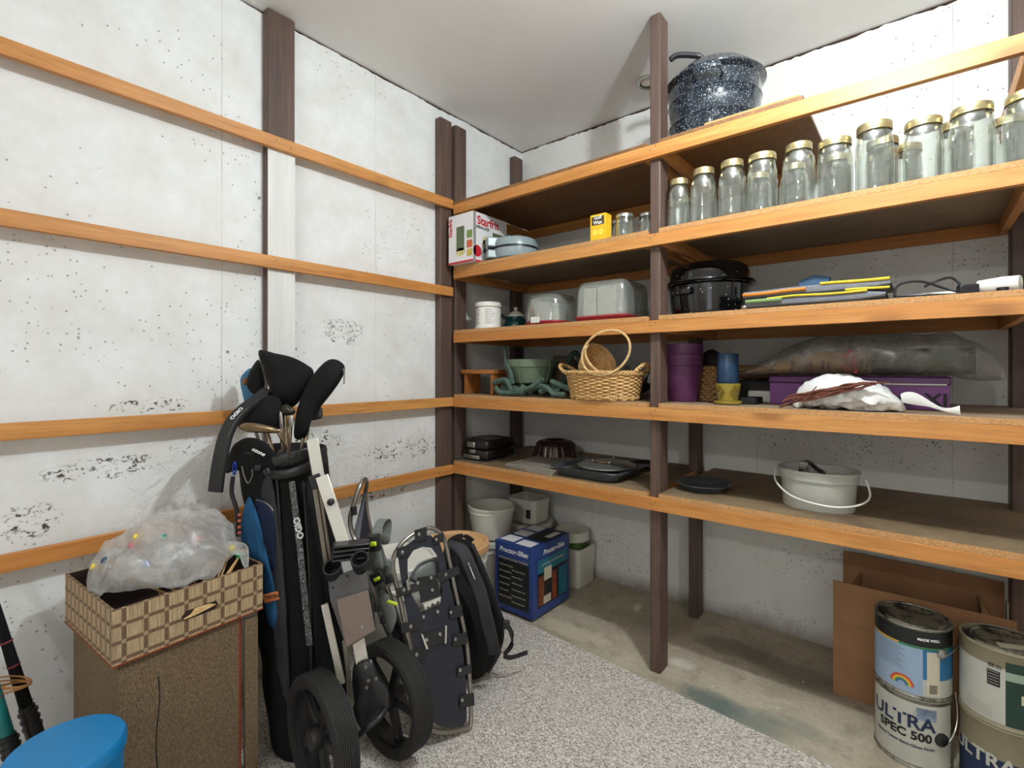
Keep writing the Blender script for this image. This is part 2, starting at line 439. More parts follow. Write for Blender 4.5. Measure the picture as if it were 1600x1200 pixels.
# ------------------------------------------------------------------ shelving
su = thing('shelving_unit', 'built-in five-tier shelf of pine rails and particle boards on brown posts', 'shelving', (-.7, 1.9, 0))
def sp(mb): return mb.move(lambda v: v-Vector((-.7, 1.9, 0)))
for (x0, x1, y0, y1, z1) in ((-1.754, -1.716, 1.663, 1.736, 2.222), (-1.754, -1.716, 2.11, 2.18, 2.222), (-.733, -.695, 1.648, 1.718, 2.286),
                             (-.765, -.727, 2.11, 2.18, 1.80), (.208, .246, 2.11, 2.18, 2.286), (.262, .30, 1.648, 1.718, 2.286)):
    sp(MB().box((x0, y0, 0), (x1, y1, z1-.001))).build('post', M_post, su, bevel=.004)
TOP = [1.837, 1.534, 1.236, .936, .627]      # top faces of the boards, highest shelf first
RB = [1.780, 1.477, 1.178, .877, .567]       # undersides of the rails
TH = [.012, .016, .016, .016, .018]
for k in range(5):
    t, b, h = TOP[k], RB[k], TH[k]; rt = t-h
    xm = -.712
    sp(MB().box((-1.6955, FY, b), (xm, FY+.02, rt))).build('front_rail', M_pinex, su, bevel=.0012)
    sp(MB().box((xm, FY, b), (.31, FY+.02, rt))).build('front_rail', M_pinex, su, bevel=.0012)
    sp(MB().box((-1.715, YB-.021, b), (.262 if k else -.262, YB-.001, rt))).build('back_rail', M_pinex, su, bevel=.0012)
    for x0 in (-1.7155, -.753, -.695, .188):
        sp(MB().box((x0, FY+.021, b), (x0+.02, YB-.022, rt))).build('cross_rail', M_piney, su, bevel=.0012)
    mt = M_osb if k == 0 else (M_chipb if k == 4 else M_chip)
    for (x0, x1) in ((-1.693, -.735), (-.693, -.262 if k == 0 else .262)):
        mb = MB(); mb.box((x0, FY+.001, rt+.0003), (x1, YB-.003, t))
        o = sp(mb).build('shelf_board', [mt, M_chipe], su, bevel=.0008, smooth=0)
        for p in o.data.polygons:
            if abs(p.normal.z) < .5 and k: p.material_index = 1
for q in MBN: q.build('nail', nail, su)
# loose off-cut of ply lying on the top shelf
tag(MB().box((-.54, FY+.004, TOP[0]+.0005), (-.272, FY+.068, TOP[0]+.007)).build('plywood_offcut', M_chipe, smooth=0), 'thin loose ply strip on the top shelf in front of the canner', 'board')
# ------------------------------------------------------------------ object materials
def pt(T, mb, name, mat, **kw):
    """part authored in world coordinates under thing T"""
    o = Vector(T.location); mb.v = [v-o for v in mb.v]
    return mb.build(name, mat, T, **kw)
def one(name, mb, mat, label, cat, group=None, **kw):
    """single-mesh thing, origin at the base centre"""
    n = len(mb.v); c = Vector((sum(v.x for v in mb.v)/n, sum(v.y for v in mb.v)/n, min(v.z for v in mb.v)))
    mb.v = [v-c for v in mb.v]; o = mb.build(name, mat, **kw); o.location = c; return tag(o, label, cat, group)

def thin_glass(name, tint, haze=.12, edge=.55, rough=.03):
    t = NT(name); tr = t.n('ShaderNodeBsdfTransparent'); tr.inputs[0].default_value = rgb(tint)
    gl = t.n('ShaderNodeBsdfGlossy'); gl.inputs['Roughness'].default_value = rough; gl.inputs['Color'].default_value = (.95, .97, .95, 1)
    lw = t.n('ShaderNodeLayerWeight'); lw.inputs['Blend'].default_value = .35
    v = t.obj(); w = t.noise(v, 22, 2); bp = t.n('ShaderNodeBump'); bp.inputs['Strength'].default_value = .5; bp.inputs['Distance'].default_value = .006
    t.l(w, bp.inputs['Height']); t.l(bp.outputs[0], gl.inputs['Normal'])
    di = t.n('ShaderNodeBsdfDiffuse'); di.inputs[0].default_value = rgb('dfe4dc')
    m0 = t.n('ShaderNodeMixShader'); m0.inputs[0].default_value = haze; t.l(tr.outputs[0], m0.inputs[1]); t.l(di.outputs[0], m0.inputs[2])
    m1 = t.n('ShaderNodeMixShader'); t.l(t.rng(lw.outputs['Facing'], .05, 1, .07, edge), m1.inputs[0]); t.l(m0.outputs[0], m1.inputs[1]); t.l(gl.outputs[0], m1.inputs[2])
    t.l(m1.outputs[0], t.out.inputs[0]); return t.m
def film(name, c, transp=.45, gloss=.2, dirt=None):
    """thin cloudy plastic film"""
    t = NT(name); v = t.obj(); w = t.noise(v, 14, 5, .65, 1.2)
    tr = t.n('ShaderNodeBsdfTransparent'); di = t.n('ShaderNodeBsdfDiffuse'); di.inputs[0].default_value = rgb(c)
    tl = t.n('ShaderNodeBsdfTranslucent'); tl.inputs[0].default_value = rgb(c)
    gl = t.n('ShaderNodeBsdfGlossy'); gl.inputs['Roughness'].default_value = .25
    bp = t.n('ShaderNodeBump'); bp.inputs['Strength'].default_value = .8; bp.inputs['Distance'].default_value = .012; t.l(w, bp.inputs['Height'])
    for x in (di, gl): t.l(bp.outputs[0], x.inputs['Normal'])
    a = t.n('ShaderNodeMixShader'); a.inputs[0].default_value = .45; t.l(di.outputs[0], a.inputs[1]); t.l(tl.outputs[0], a.inputs[2])
    b = t.n('ShaderNodeMixShader'); b.inputs[0].default_value = gloss*.5; t.l(a.outputs[0], b.inputs[1]); t.l(gl.outputs[0], b.inputs[2])
    c_ = t.n('ShaderNodeMixShader'); t.l(t.rng(w, .35, .7, min(1, transp*1.3), transp*.6), c_.inputs[0]); t.l(b.outputs[0], c_.inputs[1]); t.l(tr.outputs[0], c_.inputs[2])
    t.l(c_.outputs[0], t.out.inputs[0]); return t.m
def enamel(name, base, amt, scale=150):
    t = NT(name); v = t.obj(); d = t.voro(v, scale); r = t.sep(t.voro(v, scale, 'Color'))[0]; d2 = t.voro(v, scale*.45); r2 = t.sep(t.voro(v, scale*.45, 'Color'))[0]
    k = t.math('MAXIMUM', t.math('MULTIPLY', t.rng(d, .2, .34, 1, 0), t.math('LESS_THAN', r, amt)), t.math('MULTIPLY', t.rng(d2, .1, .2, 1, 0), t.math('LESS_THAN', r2, amt*.6)))
    t.col(t.mix(k, base, 'cdd6dc')); t.b.inputs['Roughness'].default_value = .13; t.b.inputs['Coat Weight'].default_value = .5; return t.m
M_glass = thin_glass('jar_glass', 'fbfdfb', .035, .62)
M_clear = thin_glass('clear_plastic', 'eef0ee', .16, .4, .1)
M_brass = pm('brass_lid', 'cfc091', .33, .85, var=.12, vs=20)
M_silver = pm('tin_lid', 'c9cac6', .3, .9, var=.1)
M_steel = pm('steel', 'b9b8b2', .28, .95, var=.08)
M_black = pm('black_plastic', '1c1c1e', .4, var=.2)
M_blackm = pm('matte_black', '141415', .7, var=.3)
M_white = pm('white_plastic', 'e6e3da', .4, var=.04)
M_whitet = pm('white_pail_plastic', 'dcd9cc', .42, var=.05)
M_ink = pm('black_ink', '1b1b1d', .6); M_inkw = pm('white_ink', 'e8e8e6', .6, var=.02); M_red = pm('red_print', 'c3202b', .5, var=.03)
M_yellow = pm('yellow_card', 'ecbc25', .5, var=.04); M_card = pm('white_card', 'e4e1e2', .5, var=.03)
M_enb = enamel('blue_speckled_enamel', '18232c', .36, 260); M_enk = enamel('black_speckled_enamel', '0b0b0c', .03, 190)

# ------------------------------------------------------------------ top shelf: canner
c = Vector((-.583, 1.861, TOP[0]+.0005))
T = thing('canning_pot', 'large blue-black speckled enamel canning pot on the top shelf', 'pot', c)
pt(T, MB().lathe([(0, .0), (.140, .0), (.152, .008), (.156, .03), (.157, .085), (.161, .09), (.157, .096), (.158, .165), (.1625, .171), (.159, .178), (.16, .225), (.17, .232), (.176, .236), (.176, .240), (.16, .236), (.155, .22), (.15, .01), (0, .006)], 64, c), 'body', M_enb)
pt(T, MB().lathe([(.150, .236), (.168, .2415), (.169, .246), (.158, .252), (.145, .27), (.12, .292), (.08, .310), (.04, .318), (0, .32)], 64, c), 'lid', M_enb)
for o_ in T.children:
    for v_ in o_.data.vertices: v_.co.x *= .98; v_.co.y *= .98
def canh(ang, z, name):
    d = Vector((math.cos(ang), math.sin(ang), 0)); s_ = Vector((-d.y, d.x, 0))
    pts = [c+d*.157+s_*-.045+Vector((0, 0, z)), c+d*.172+s_*-.046+Vector((0, 0, z+.006)), c+d*.198+s_*-.034+Vector((0, 0, z+.012)), c+d*.205+Vector((0, 0, z+.014)), c+d*.198+s_*.034+Vector((0, 0, z+.012)), c+d*.172+s_*.046+Vector((0, 0, z+.006)), c+d*.157+s_*.045+Vector((0, 0, z))]
    pt(T, MB().tube(smooth_pts(pts, 5), 1, 8, flat=(.011, .004), up=(0, 0, 1)), name, M_enb)
canh(-1.38, .195, 'handle'); canh(1.76, .195, 'handle')
lc = c+Vector((-.035, -.07, .292))
pt(T, MB().tube(smooth_pts([lc+Vector((.028, .01, -.004)), lc+Vector((.02, .004, .028)), lc+Vector((-.02, -.012, .045)), lc+Vector((-.062, -.03, .052)), lc+Vector((-.085, -.038, .040))], 5), [.006]*7+[.010]*13+[.007], 8), 'lid_handle', M_black)

T = thing('ceiling_lamp', 'round white porcelain lamp holder with a bare bulb on the ceiling', 'lamp', (-.06, 1.0, ZC-.0005))
pt(T, MB().lathe([(0, 0), (.085, 0), (.086, -.012), (.07, -.05), (.04, -.085), (.028, -.115), (.024, -.118), (0, -.112)], 40, T.location), 'holder', M_white)
pt(T, MB().lathe([(.014, -.118), (.02, -.128), (.034, -.155), (.037, -.176), (.031, -.198), (.016, -.212), (0, -.216)], 28, T.location), 'bulb', M_glass)

# chrome ring of a small fitting on the ceiling behind the post
T = thing('ceiling_fitting', 'small chrome ring fitting on the ceiling behind the central post', 'ceiling fitting', (-.90, 2.01, ZC-.0005))
pt(T, MB().lathe([(.034, 0), (.05, 0), (.052, -.008), (.046, -.016), (.036, -.012)], 32, T.location), 'ring', M_steel)
pt(T, MB().lathe([(0, -.002), (.034, -.002), (.03, -.010), (0, -.014)], 24, T.location), 'glass', M_white)

# ------------------------------------------------------------------ second shelf: jars
def make_jar(h, r, wide, label, loc, group, lidm=M_brass, emb=1, name='canning_jar'):
    T = thing(name, label, 'jar', loc, random.uniform(0, 6), group)
    nr = r*.86 if wide else r*.74; H = h
    out = [(0, .004), (r*.7, .0), (r*.93, .003), (r, .012), (r, H*.60), (r*.985, H*.68), (r*.93, H*.76), (nr+.002, H*.845), (nr-.001, H*.87), (nr-.001, H*.95)]
    inn = [(nr-.005, H*.95), (nr-.005, H*.87), (r*.89, H*.755), (r-.005, H*.60), (r-.005, .016), (r*.7, .009), (0, .010)]
    sq = 2.1
    MB().lathe(out+inn, 36, n=sq).build('glass_body', M_glass, T)
    e = MB(); f = cylmap((0, 0, 0), r, 0, 0, .0008)
    if emb:
        for a0 in (0, PI):
            f = cylmap((0, 0, 0), r*1.02, a0, H*.48, .0008)
            text_mb('Mason', h*.13, f, e, bold=.0006)
        e.build('embossing', M_glass, T)
    zl = H*.90
    MB().lathe([(nr+.0015, zl-.004), (nr+.0035, zl-.003), (nr+.003, zl+.004), (nr+.0036, zl+.006), (nr+.003, zl+.008), (nr+.0035, H-.003), (nr+.002, H), (nr-.004, H), (nr-.005, H-.0012), (0, H-.0012)], 36).build('lid', lidm, T)
    return T
FR = [(-.643, 1.685, .166, .036, 0), (-.559, 1.680, .179, .041, 0), (-.468, 1.676, .180, .041, 0), (-.380, 1.676, .176, .042, 1), (-.281, 1.676, .180, .043, 0), (-.191, 1.679, .166, .0435, 1),
      (-.100, 1.682, .184, .0435, 1), (.003, 1.684, .163, .042, 1), (.096, 1.688, .168, .044, 1), (.196, 1.690, .17, .045, 1)]
lbl = ['smallest front-row glass jar, right beside the central post', 'second front-row glass jar from the central post, under the dark board', 'third front-row glass jar from the central post', 'fourth front-row glass jar from the central post, broad brass lid',
       'fifth front-row glass jar from the central post', 'short wide glass jar, sixth in the front row from the post', 'tallest glass jar, seventh in the front row, in front of bare wall', 'glass jar with a gap on its left, eighth in the front row', 'broad glass jar with brass lid, ninth in the front row', 'rightmost glass jar, cut off by the edge of the photo']
for (x, y, h, r, w), lb in zip(FR, lbl):
    make_jar(h, r, w, lb, (x, y, TOP[1]+.0005), 'canning jars in the front row')
BK = [(-.66, 1.79, .13, .034, 0, 'small dim glass jar half hidden by the central post'), (-.42, 1.80, .165, .040, 0, 'back-row jar peeking between the third and fourth front jars'), (-.315, 1.80, .168, .04, 0, 'back-row jar peeking between the fourth and fifth front jars'),
      (-.20, 1.795, .165, .04, 0, 'back-row jar behind the short wide jar'), (-.088, 1.80, .182, .041, 1, 'back-row jar whose lid shows right of the tallest jar'),
      (-.035, 1.88, .175, .04, 1, 'furthest back-row jar seen in the gap left of the eighth jar'), (.07, 1.81, .182, .041, 1, 'back-row jar between the eighth and ninth front jars'), (.175, 1.83, .17, .041, 1, 'back-row jar between the two rightmost front jars')]
for x, y, h, r, w, lb in BK:
    make_jar(h, r, w, lb, (x, y, TOP[1]+.0005), 'canning jars in the back row', emb=0)
for x, y, lb in ((-.862, 1.715, 'small glass jar with silver lid, in front beside the brown post'), (-.912, 1.775, 'small silver-lidded jar just right of the yellow box'), (-.79, 1.76, 'small silver-lidded jar squeezed against the brown post')):
    make_jar(.098, .034, 1, lb, (x, y, TOP[1]+.0005), 'small jars beside the yellow box', M_silver, 0, 'jelly_jar')

# yellow box
x0, x1, y0, z0 = -.978, -.912, 1.66, TOP[1]+.0005
T = thing('wax_box', 'small yellow carton with a dark name panel standing on the second shelf', 'box', ((x0+x1)/2, y0+.02, z0))
pt(T, MB().box((x0, y0, z0), (x1, y0+.045, z0+.105)), 'carton', M_yellow, bevel=.001)
f = planar(((x0+x1)/2, y0, z0+.08), (1, 0, 0), (0, 0, 1))
pt(T, qd(MB(), f, -.026, -.016, .026, .016), 'name_panel', pm('brown_print', '4a3728', .5))
pt(T, text_mb('Gulf\nWax', .019, lambda x, y: f(x, y+.002)-Vector((0, .0006, 0)), bold=.0006), 'lettering', M_inkw)
e = MB()
for q in (-.012, .012): e.lathe([(0, 0), (.012, 0)], 16, M=frame((x0+.033+q, y0-.0007, z0+.036), (1, 0, 0), (0, 0, 1)))
pt(T, e, 'fruit_picture', pm('light_yellow_print', 'f7dc55', .5))

# Starfrit box
x0, x1, y0, y1, z0, z1 = -1.690, -1.533, 1.593, 1.824, TOP[1]+.0005, TOP[1]+.222
T = thing('spiralizer_box', 'white and red product box of a vegetable spiralizer on the second shelf', 'box', ((x0+x1)/2, (y0+y1)/2, z0))
pt(T, MB().box((x0, y0, z0), (x1, y1, z1)), 'carton', M_card, bevel=.001)
ff = planar((x0, y0, z0), (1, 0, 0), (0, 0, 1)); fr = planar((x1, y0, z0), (0, 1, 0), (0, 0, 1))
w, d, h = x1-x0, y1-y0, z1-z0
pt(T, text_mb('Starfrit', .052, lambda x, y: fr(x+.098, y+h-.036), bold=.0016), 'brand_lettering', M_red)
pt(T, text_mb('SPIRALIZER', .018, lambda x, y: fr(x+.062, y+h-.066), bold=.0006), 'subtitle', M_ink)
pt(T, text_mb('Starfrit', .030, lambda x, y: ff(-y+.014, x+h-.055), bold=.001), 'side_lettering', M_red)
e = MB()
for fm, wd in ((ff, w), (fr, d)): qd(e, fm, 0, 0, wd, .008)
pt(T, e, 'red_band', M_red)
e = MB(); f2 = lambda x, y: fr(x, y)+Vector((.0004, 0, 0))
qd(e, f2, .0, .0, .016, h)
pt(T, e, 'grey_edge_strip', pm('grey_print', '8f8d8e', .5))
e = MB(); qd(e, fr, .128, .115, .200, .150); qd(e, ff, .052, .055, .102, .165)
pt(T, e, 'machine_picture', pm('olive_print', '5f6d4c', .5, var=.5, vs=60))
e = MB(); 
for cx, cy, rr in ((.085, .10, .024), (.078, .085, .02)): e.lathe([(0, 0), (rr, 0)], 20, M=frame(fr(cx, cy), (0, 1, 0), (0, 0, 1)))
e.lathe([(0, 0), (.03, 0)], 20, sx=1, sy=.6, M=frame(ff(.078, .05), (1, 0, 0), (0, 0, 1)))
pt(T, e, 'noodle_picture', pm('noodle_print', 'd9cf8a', .5, var=.4, vs=90))
e = MB(); f3 = lambda x, y: ff(x, y)-Vector((0, .0003, 0))
qd(e, f3, .118, .025, .152, .055); pt(T, e, 'yellow_photo', pm('gold_print', 'c9b24b', .5, var=.4, vs=80))
e = MB(); qd(e, f3, .118, .062, .152, .095); pt(T, e, 'orange_photo', pm('orange_print', 'd2603a', .5, var=.4, vs=80))
e = MB(); qd(e, f3, .118, .105, .152, .14); pt(T, e, 'green_photo', pm('green_print', '7f9a56', .5, var=.4, vs=80))
e = MB(); e.lathe([(0, 0), (.026, 0)], 28, M=frame(fr(.026, .048)+Vector((.0004, 0, 0)), (0, 1, 0), (0, 0, 1))); pt(T, e, 'round_badge', M_red)
one('carton', MB().box((-1.66, 1.835, TOP[1]+.0005), (-1.545, 1.92, TOP[1]+.17)), pm('green_card', '5c5a34', .6, var=.4, vs=30), 'dark olive box half hidden behind the white spiralizer box', 'box', bevel=.001)

# grey waffle maker
c = Vector((-1.422, 1.75, TOP[1]+.0005)); M_gry = pm('grey_gloss_plastic', '8f9c9f', .3, var=.05)
T = thing('waffle_maker', 'round grey plastic waffle maker on the second shelf beside the white box', 'appliance', c)
pt(T, MB().lathe([(0, .004), (.078, .004), (.098, .012), (.103, .03), (.103, .052), (0, .052)], 48, c), 'base', M_gry)
pt(T, MB().lathe([(0, .0535), (.1, .0535), (.1, .060), (0, .060)], 48, c), 'plate', M_black)
pt(T, MB().lathe([(0, .0615), (.104, .0615), (.104, .078), (.096, .096), (.075, .106), (0, .112)], 48, c), 'lid', M_gry)
hM = frame(c+Vector((-.062, -.083, 0)), (.80, -.6, 0), (.6, .8, 0))
pt(T, MB().box((-.032, -.03, .060), (.032, .03, .104), hM).box((-.032, -.03, .010), (.032, .03, .048), hM), 'handle', M_gry, bevel=.006)
e = MB()
for q in (-.022, .022): e.box((q-.008, -.036, .046), (q+.008, -.028, .064), hM)
pt(T, e, 'latch', M_black, bevel=.001)

# ------------------------------------------------------------------ third shelf
Z3 = TOP[2]+.0005
c = Vector((xat(763, 1.73), 1.73, Z3))
T = thing('supplement_tub', 'white round screw-top tub with fine print, left end of the third shelf', 'tub', c)
pt(T, MB().lathe([(0, 0), (.062, 0), (.064, .003), (.064, .012), (.060, .014), (.059, .018), (.059, .10), (.055, .106), (0, .106)], 40, c), 'tub', M_white)
pt(T, MB().lathe([(.062, .105), (.063, .107), (.063, .122), (.06, .126), (0, .127)], 40, c), 'lid', M_white)
e = MB()
for a0, n_ in ((-1.9, 9), (-.75, 8)):
    f = cylmap(c, .059, a0, 0, .0005)
    for k in range(n_): qd(e, f, -.022+random.uniform(0, .004), .026+k*.009, .02+random.uniform(-.01, .002), .0285+k*.009, 4)
pt(T, e, 'printed_text', pm('faded_red_ink', '8a6a6c', .6))

c = Vector((xat(806, 1.90), 1.90, Z3)); M_teal = pm('teal_glaze', '14494a', .12, var=.2, coat=.6)
T = thing('teapot', 'small dark teal glazed teapot with cream lid, beside the white tub', 'teapot', c)
pt(T, MB().lathe([(0, 0), (.046, 0), (.058, .008), (.062, .025), (.055, .05), (.046, .068), (.047, .073), (.042, .073), (0, .07)], 36, c), 'pot', M_teal)
pt(T, MB().lathe([(.046, .072), (.046, .076), (.036, .088), (.018, .100), (.006, .104), (.006, .108), (.010, .112), (.009, .119), (0, .122)], 32, c), 'lid', M_white)
pt(T, MB().tube(smooth_pts([c+Vector(p) for p in ((-.040, -.03, .066), (-.058, -.052, .082), (-.078, -.068, .066), (-.078, -.066, .036), (-.062, -.05, .016), (-.044, -.036, .012))], 5), .0085, 8), 'handle', M_teal)
pt(T, MB().tube([c+Vector((.04, .03, .03)), c+Vector((.065, .045, .055)), c+Vector((.078, .055, .075))], [.014, .009, .007], 10), 'spout', M_teal)

# two cake keepers
def cake(nm, x, y, rx, ry, h, n, label, lab2, T2=None):
    c = Vector((x, y, Z3)); T = thing(nm, label, 'container', c)
    pt(T, MB().lathe([(0, 0), (.93, 0), (1, .012), (1.03, .016), (1.03, .02), (.97, .022), (0, .02)], 48, c, rx, ry, n=n), 'base', M_cake)
    pt(T, MB().lathe([(.98, .0205), (.97, .03), (.95, h*.8), (.9, h*.95), (.82, h), (.80, h-.003), (.87, h*.93), (.925, h*.8), (.95, .03)]+[(0, h-.003)][:0], 48, c, rx, ry, n=n)
       .lathe([(.81, h-.0015), (0, h-.001)], 48, c, rx, ry, n=n), 'cover', M_clear)
    return T, c
M_cake = pm('red_plastic', 'a3222f', .35, var=.06)
M_cover = thin_glass('cloudy_plastic', 'dfe1df', .34, .4, .2)
T, c = cake('cake_keeper', xat(862, 1.80), 1.80, .105, .105, .135, 2.6, 'clear domed cake keeper on a red base beside the teal teapot', '')
pt(T, MB().box((c.x-.03, c.y-.114, Z3+.012), (c.x+.014, c.y-.108, Z3+.038)), 'clasp', M_white, bevel=.002)
inn = one('cookie_press', MB().lathe([(0, .0), (.018, 0), (.018, .05), (.014, .055), (.014, .06), (.018, .062), (.018, .075), (.006, .08), (.006, .09), (.012, .094), (0, .1)], 20, c+Vector((.045, -.03, .0225))), M_white, 'white turned plastic cookie press standing inside the clear cake keeper', 'kitchen tool')
one('paper_cup', MB().lathe([(0, 0), (.036, 0), (.045, .085), (.043, .085), (.034, .003), (0, .003)], 28, c+Vector((-.028, -.02, .0225))), M_white, 'white cup inside the clear cake keeper', 'cup')
T, c = cake('cake_box', xat(958, 1.79), 1.79, .112, .12, .155, 9, 'square clear plastic cake box on a dull red tray beside the post', '')
one('stacked_tubs', MB().box((c.x-.085, c.y-.09, Z3+.0225), (c.x-.03, c.y+.03, Z3+.135)), M_whitet, 'tall white tub inside the square clear cake box, left one', 'container', bevel=.006)
one('stacked_tubs', MB().box((c.x-.022, c.y-.09, Z3+.0225), (c.x+.06, c.y+.03, Z3+.137)), M_whitet, 'broad white tub inside the square clear cake box, right one', 'container', bevel=.006)

# black roaster
c = Vector((-.598, 1.856, Z3))
T = thing('roasting_pan', 'round black enamel roaster with domed lid on the third shelf', 'pot', c)
pt(T, MB().lathe([(0, 0), (.118, 0), (.132, .01), (.140, .06), (.142, .110), (.158, .114), (.160, .118), (.144, .119), (0, .118)], 56, c, .97, .97), 'body', M_enk)
pt(T, MB().lathe([(.158, .1195), (.162, .122), (.160, .127), (.143, .129), (.141, .155), (.134, .178), (.118, .190), (.09, .194), (.085, .192), (0, .194)], 56, c, .97, .97), 'lid', M_enk)
for a in (-1.95, 1.2):
    d = Vector((math.cos(a), math.sin(a), 0)); s_ = Vector((-d.y, d.x, 0))
    pts = [c+d*.137+s_*-.04+Vector((0, 0, .088)), c+d*.152+s_*-.036+Vector((0, 0, .086)), c+d*.158+Vector((0, 0, .084)), c+d*.152+s_*.036+Vector((0, 0, .086)), c+d*.137+s_*.04+Vector((0, 0, .088))]
    pt(T, MB().tube(smooth_pts(pts, 5), 1, 8, flat=(.010, .004), up=(0, 0, 1)), 'handle', M_enk)

# folded fabric with coloured stripes
def fold_mat(name, cols):
    t = NT(name); v = t.obj(); X, Y, Z = t.sep(v)
    w = t.math('FRACT', t.math('MULTIPLY', t.math('ADD', Y, t.math('MULTIPLY', t.noise(v, 3, 2), .03)), 9)); r = t.n('ShaderNodeValToRGB'); r.color_ramp.interpolation = 'CONSTANT'; t.l(w, r.inputs[0])
    e = r.color_ramp.elements; e[0].position = 0; e[0].color = rgb(cols[0]); e[1].position = .3; e[1].color = rgb(cols[1])
    for p, c_ in ((.42, cols[2]), (.62, cols[3]), (.75, cols[0])): q = e.new(p); q.color = rgb(c_)
    t.col(r.outputs[0]); t.b.inputs['Roughness'].default_value = .85; t.bump(t.noise(v, 300, 2), .3, .001); return t.m
xa, xb = xat(1168, 1.66), xat(1392, 1.66)
T = thing('folded_awning_cloth', 'folded grey outdoor fabric with yellow and orange piping on the third shelf', 'folded fabric', ((xa+xb)/2, 1.76, Z3))
M_gf = pm('slate_grey_fabric', '77797f', .85, var=.1, bump=.3, bs=300); M_yp = pm('yellow_piping', 'e0c22e', .7); M_op = pm('orange_piping', 'd9812c', .7); M_grp = pm('green_piping', '7f9a62', .8)
def slab(z0, z1, x0, x1, y0, y1, seed):
    def f(u, v):
        a = 2*PI*v; ex = math.copysign(abs(math.cos(a))**.35, math.cos(a)); ez = math.copysign(abs(math.sin(a))**.6, math.sin(a))
        x = x0+(x1-x0)*u; thin = 1-.55*max(0, (u-.85)/.15)
        z = (z0+z1)/2+(z1-z0)/2*ez*thin+.004*nz((x, 0, z0), 9, seed)*(1 if ez > 0 else .2)
        return (x, (y0+y1)/2+(y1-y0)/2*ex, max(z, z0))
    return MB().surf(40, 20, f, cv=True)
lo_, hi_ = slab(Z3+.0006, Z3+.030, xa, xb-.01, 1.640, 1.84, 1), slab(Z3+.031, Z3+.058, xa-.01, xb, 1.648, 1.84, 2)
pt(T, lo_, 'lower_fold', M_gf); pt(T, hi_, 'upper_fold', M_gf)
def edge_line(z, y, x0, x1, seed, m, nm, r=.0033):
    pts = [(x0+(x1-x0)*i/24, y, z+.004*nz((x0+(x1-x0)*i/24, 0, z), 9, seed)) for i in range(25)]
    pt(T, MB().tube(pts, r, 8), nm, m)
edge_line(Z3+.027, 1.639, xa+.06, xb-.05, 1, M_yp, 'yellow_piping'); edge_line(Z3+.020, 1.638, xa, xa+.10, 5, M_grp, 'green_piping', .006)
edge_line(Z3+.045, 1.646, xa-.01, xa+.16, 2, M_op, 'orange_piping', .005); edge_line(Z3+.057, 1.65, xb-.16, xb-.002, 2, M_yp, 'yellow_piping', .004); edge_line(Z3+.034, 1.646, xb-.10, xb-.002, 3, M_yp, 'yellow_piping')
one('rolled_blanket', MB().tube([(xat(1250, 1.80), 1.80, Z3+.080), (xat(1274, 1.80), 1.80, Z3+.086), (xat(1296, 1.80), 1.80, Z3+.080)], [.016, .024, .019], 20), fold_mat('blue_white_weave', ['4f6f92', '9fb3c4', '3c5876', 'c6cfd6']), 'small rolled blue and white cloth on top of the grey fabric', 'cloth')
# cord, strips, roll
def cordpts(px, y): return [Vector((xat(a, y_), y_, at(a, b, 'y', y_).z)) for a, b, y_ in px]
cp = cordpts([(1398, 462, 1.66), (1400, 450, 1.67), (1412, 442, 1.68), (1440, 440, 1.69), (1475, 450, 1.70), (1505, 456, 1.70), (1500, 444, 1.72), (1485, 434, 1.74), (1462, 440, 1.75), (1445, 448, 1.74)], 0)
cp2 = cordpts([(1396, 463, 1.67), (1440, 461, 1.66), (1480, 462, 1.67), (1510, 460, 1.68)], 0)
T = thing('power_cord', 'tangled black power cord with plug lying on the third shelf', 'cord', (cp[0].x, 1.68, Z3))
for q in cp+cp2: q.z = max(q.z, Z3+.0035)
pt(T, MB().tube(smooth_pts(cp, 6), .0032, 8), 'cable', M_black); pt(T, MB().tube(smooth_pts(cp2, 6), .0032, 8), 'cable', M_black)
pg = Vector((xat(1512, 1.69), 1.69, Z3+.016)); pt(T, MB().box((-.02, -.012, -.0155), (.02, .012, .012), frame(pg, (1, .3, 0), (0, 1, 0))), 'plug', M_black, bevel=.004)
for k, (a, b, y, z, lb) in enumerate(((1432, 1530, 1.74, .006, 'pale plastic strip lying flat behind the black cord'), (1440, 1545, 1.78, .018, 'upper pale strip stacked behind the black cord'))):
    one('plastic_strip', MB().box((xat(a, y), y-.02, Z3+z-.0055), (xat(b, y), y+.02, Z3+z+.005)), M_whitet, lb, 'strip', 'pale strips behind the black cord', bevel=.002)
xq = xat(1540, 1.70)
T = thing('cloth_roll', 'thick white rolled cloth bundle at the right end of the third shelf', 'roll', (xq+.03, 1.72, Z3))
pt(T, MB().tube([(xq-.012, 1.715, Z3+.021), (xq+.03, 1.70, Z3+.021), (xq+.06, 1.69, Z3+.021)], [.017, .0205, .019], 20), 'roll', M_white)
pt(T, MB().lathe([(.004, 0), (.007, .001), (.013, .0), (.016, .001)], 20, M=frame((xq+.0605, 1.6895, Z3+.021), (0, 1, 0), (0, 0, 1))), 'coil_end', M_whitet)
one('bottle_cap', MB().lathe([(0, 0), (.011, 0), (.011, .010), (0, .011)], 14, (xat(1495, 1.70)+.08, 1.66, Z3)), M_black, 'tiny black cap between the cord and the white roll', 'cap')
one('cloth_lump', MB().box((xq+.075, 1.66, Z3), (xq+.10, 1.69, Z3+.026)), pm('grey_scrap', '6d675f', .7), 'grey lump at the far right end of the third shelf', 'lump', bevel=.006)
one('foil_scrap', MB().ico((xat(1163, 1.645), 1.645, Z3+.0075), .0072, 2, (1.3, 1, 1)), M_steel, 'tiny crumpled foil piece on the shelf edge beside the black roaster', 'scrap')
